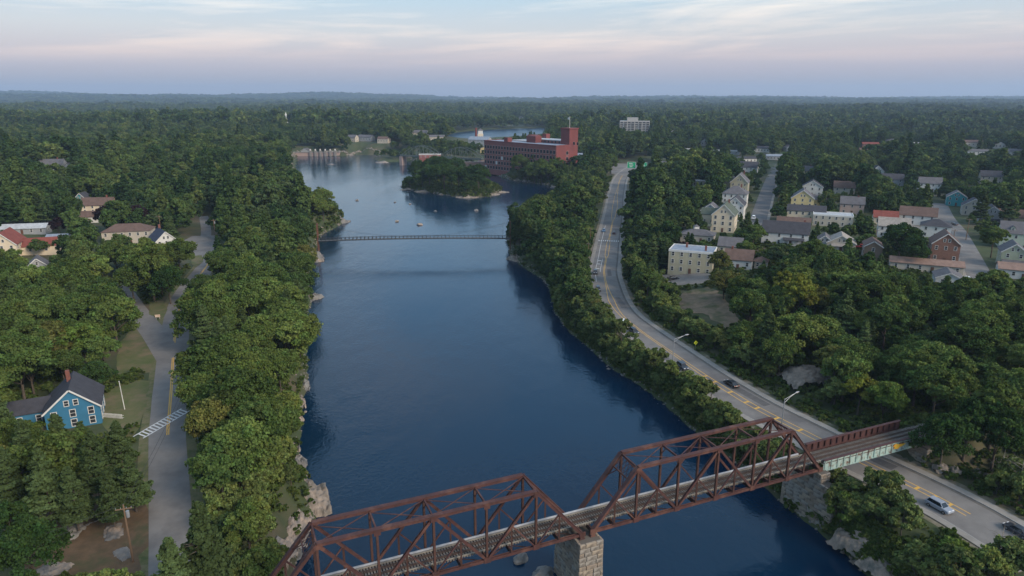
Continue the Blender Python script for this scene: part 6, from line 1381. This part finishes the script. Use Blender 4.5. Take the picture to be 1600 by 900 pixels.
mid = [broad_crown(400 + k, 3800, .38, (5.4, 6.2, 4.6, 5.8, 5.0, 6.4)[k], (4.8, 4.4, 5.6, 5.2, 4.2, 5.2)[k], 8.4, 130, m_far)[0] for k in range(6)]; midp = [pine_crown(420 + k, 1300, .62, 19, m_far)[0] for k in range(2)]
low = [broad_crown(440 + k, 480, 1.05, 5.6, 5.0, 8.2, 40, m_far)[0] for k in range(5)]
def forest_pts(y0, y1, sp, seed, cond, srange):
    xs, ys, zs, ss = fill('f', -y1 * .9, y1 * .9, y0, y1, sp, seed, 5.4, 8.4, 4.8, srange, cond, 4, 2, .8)
    ss = ss * (.72 + .55 * vnoise(xs, ys, sp * 7, 31)); f = (vnoise(xs, ys, sp * 11, 33) + .35 * vnoise(xs, ys, sp * 3, 34)) > .22   # uneven stand height, small openings
    return np.stack([xs, ys, zs - .2], 1)[f], ss[f]
fp1, fs1 = forest_pts(398, 1300, 9.6, 71, lambda x, y: far_from_sp(x, y, 6) & ~ip(x, y) & ~((rgt(x, y)) & (y < 700) & (seg_dist(np.stack([x, y], 1), RIVER, True) < 34)) & ~((x > -420) & (x < 160) & (y > 690) & (y < 1000) & (side(np.stack([x, y], 1)) < 230) & (seg_dist(np.stack([x, y], 1), RIVER, True) < 40)), (.75, 1.45))
if rest: fp1 = np.vstack([fp1, [(t_[1], t_[2], t_[3]) for t_ in rest if t_[0] != 'bank_shrub']]); fs1 = np.concatenate([fs1, [t_[4] for t_ in rest if t_[0] != 'bank_shrub']])
yx, yy, yz, ys = fill('f', 55, 340, 215, 700, 7.5, 77, 5.4, 8.4, 4.8, (.28, .6), rgt, 4, .2, .6)
fp1 = np.vstack([fp1, np.stack([yx, yy, yz], 1)]); fs1 = np.concatenate([fs1, ys])
o = tag(scatter('forest', fp1, fs1, mid + midp[:1], 5), 'continuous green forest behind the nearer trees and houses', 'forest')
fp2, fs2 = forest_pts(1300, 4200, 17.0, 72, None, (1.3, 2.1))
tag(scatter('distant_forest', fp2, fs2, low, 6), 'hazy forest stretching away behind the mill and far houses', 'forest')
fp3, fs3 = forest_pts(4200, 11500, 62.0, 73, None, (4.0, 7.0))
tag(scatter('horizon_forest', fp3 - (0, 0, 12), fs3, low, 7, .42), 'blue forested hills along the horizon', 'forest')
# undergrowth under the trees near the camera
r = np.random.default_rng(81); n = 26000; x = np.concatenate([r.uniform(-150, 190, n), r.uniform(-230, 130, 16000)]); y = np.concatenate([r.uniform(70, 330, n), r.uniform(330, 720, 16000)]); p = np.stack([x, y], 1); d_, _ = water_dist(p); f = (d_ > .1) & ((y < 330) | (d_ < 45))
for ln, hw in ((ROAD_L, 6.8), (ROAD_R, 8.8), (DRIVE_L, 4.6), (RAIL_E, 3.0), (RAIL_W, 3.0), (ST_2, 6.5), (ST_1, 6.5)): f &= seg_dist(p, ln) > hw
for nm in [o for o in COL.objects if o.name.split('.')[0] in ('dirt_clearing', 'lawn', 'needle_litter', 'parking_lot')]:
    co = np.array([v.co[:2] for v in nm.data.vertices]); c0 = co.mean(0); f &= ~((x > co[:, 0].min() - .5) & (x < co[:, 0].max() + .5) & (y > co[:, 1].min() - .5) & (y < co[:, 1].max() + .5) & (np.hypot((x - c0[0]) / (np.ptp(co[:, 0]) / 2), (y - c0[1]) / (np.ptp(co[:, 1]) / 2)) < 1.05))
f &= house_clear(x, y, .8); x, y = x[f], y[f]
i_ = r.integers(len(BANK_L) + 8, len(BANK_L) + len(BANK_R) - 1, 2600); t_ = r.random(2600)[:, None]; q = RIVER[i_] * (1 - t_) + RIVER[i_ + 1] * t_ + np.stack([r.uniform(.2, 4.5, 2600), r.uniform(0, 2.5, 2600)], 1); x, y = np.concatenate([x, q[:, 0]]), np.concatenate([y, q[:, 1]]); z = terrain_z(x, y)
bushes = [broad_crown(460 + k, 150, .28, 1.25, .8, .45, 12, leaf_mat('undergrowth leaves %d' % k, [(.045, .075, .020), (.075, .110, .028), (.10, .125, .038), (.055, .09, .022)]))[0] for k in range(3)]
tag(scatter('undergrowth', np.stack([x, y, z - .1], 1), r.uniform(.5, 1.25, len(x)) * np.interp(y, [300, 500], [1, 1.9]), bushes, 8), 'low green undergrowth on the banks and between the trees', 'undergrowth')
# stones along the waterline
pts, ss = [], []
for ln, dens in ((RIVER[len(BANK_L):len(BANK_L) + len(BANK_R)], 2.2), (RIVER[:len(BANK_L)][::-1], 1.6), (ISLAND, 1.2)):
    ln = np.asarray(ln)
    for a, b in zip(ln[:-1], ln[1:]):
        L = np.linalg.norm(b - a); k = int(min(L * dens, 160)); 
        for _ in range(k):
            q = a + (b - a) * r.random(); nn_ = np.array((b[1] - a[1], a[0] - b[0])) / max(L, .1); pts.append(q + nn_ * r.normal(0, .9)); ss.append(r.uniform(.2, .6) * (1.6 if r.random() < .12 else 1) * max(1, np.hypot(*q) / 350))
pts = np.array(pts); z = np.maximum(terrain_z(pts[:, 0], pts[:, 1]), -.3)
xs = r.uniform(-330, 90, 2600); ys_ = r.uniform(690, 1010, 2600); dd2 = water_dist(np.stack([xs, ys_], 1))[0]; ff = (dd2 > 1.5) & (dd2 < 48) & house_clear(xs, ys_, 2) & (r.random(2600) < .55); xs, ys_ = xs[ff], ys_[ff]; ok_ = clear_mask(xs, ys_, terrain_z(xs, ys_), 3.0, 4.5, 3.5, .8)
for a, b in zip(xs[ok_], ys_[ok_]): rest.append(('bank_shrub', a, b, float(terrain_z(a, b)), r.uniform(.7, 1.6), 0, None, None))
sh = [t_ for t_ in rest if t_[0] == 'bank_shrub']
if sh: tag(scatter('scrub', np.array([(t_[1], t_[2], t_[3]) for t_ in sh]), np.array([t_[4] for t_ in sh]), [broad_crown(480 + k, 700, .5, 2.7, 3.0, 3.9, 24, m_far)[0] for k in range(3)], 12), 'small green bushes along the river road verges', 'scrub')
tag(scatter('riprap', np.c_[pts, z], np.array(ss), [rock_mesh(700 + k, 1, .3, k % 2) for k in range(5)], 9, .7), 'broken tan stones along the waterline of both banks', 'stones')

# ================================================================ HAZE
o = MB().box(-17500, -800, -6, 17500, 16500, 330).build('haze', None)
hm = bpy.data.materials.new('thin blue air'); hm.use_nodes = True; t = hm.node_tree; t.nodes.clear(); mo = t.nodes.new('ShaderNodeOutputMaterial'); pv = t.nodes.new('ShaderNodeVolumePrincipled')
pv.inputs['Color'].default_value = (.58, .75, .98, 1); pv.inputs['Density'].default_value = 8e-5; pv.inputs['Anisotropy'].default_value = .1; t.links.new(pv.outputs[0], mo.inputs['Volume'])
hm.use_nodes = True; o.data.materials.append(hm); o['kind'] = 'stuff'; tag(o, 'thin bluish haze over the whole valley', 'haze')
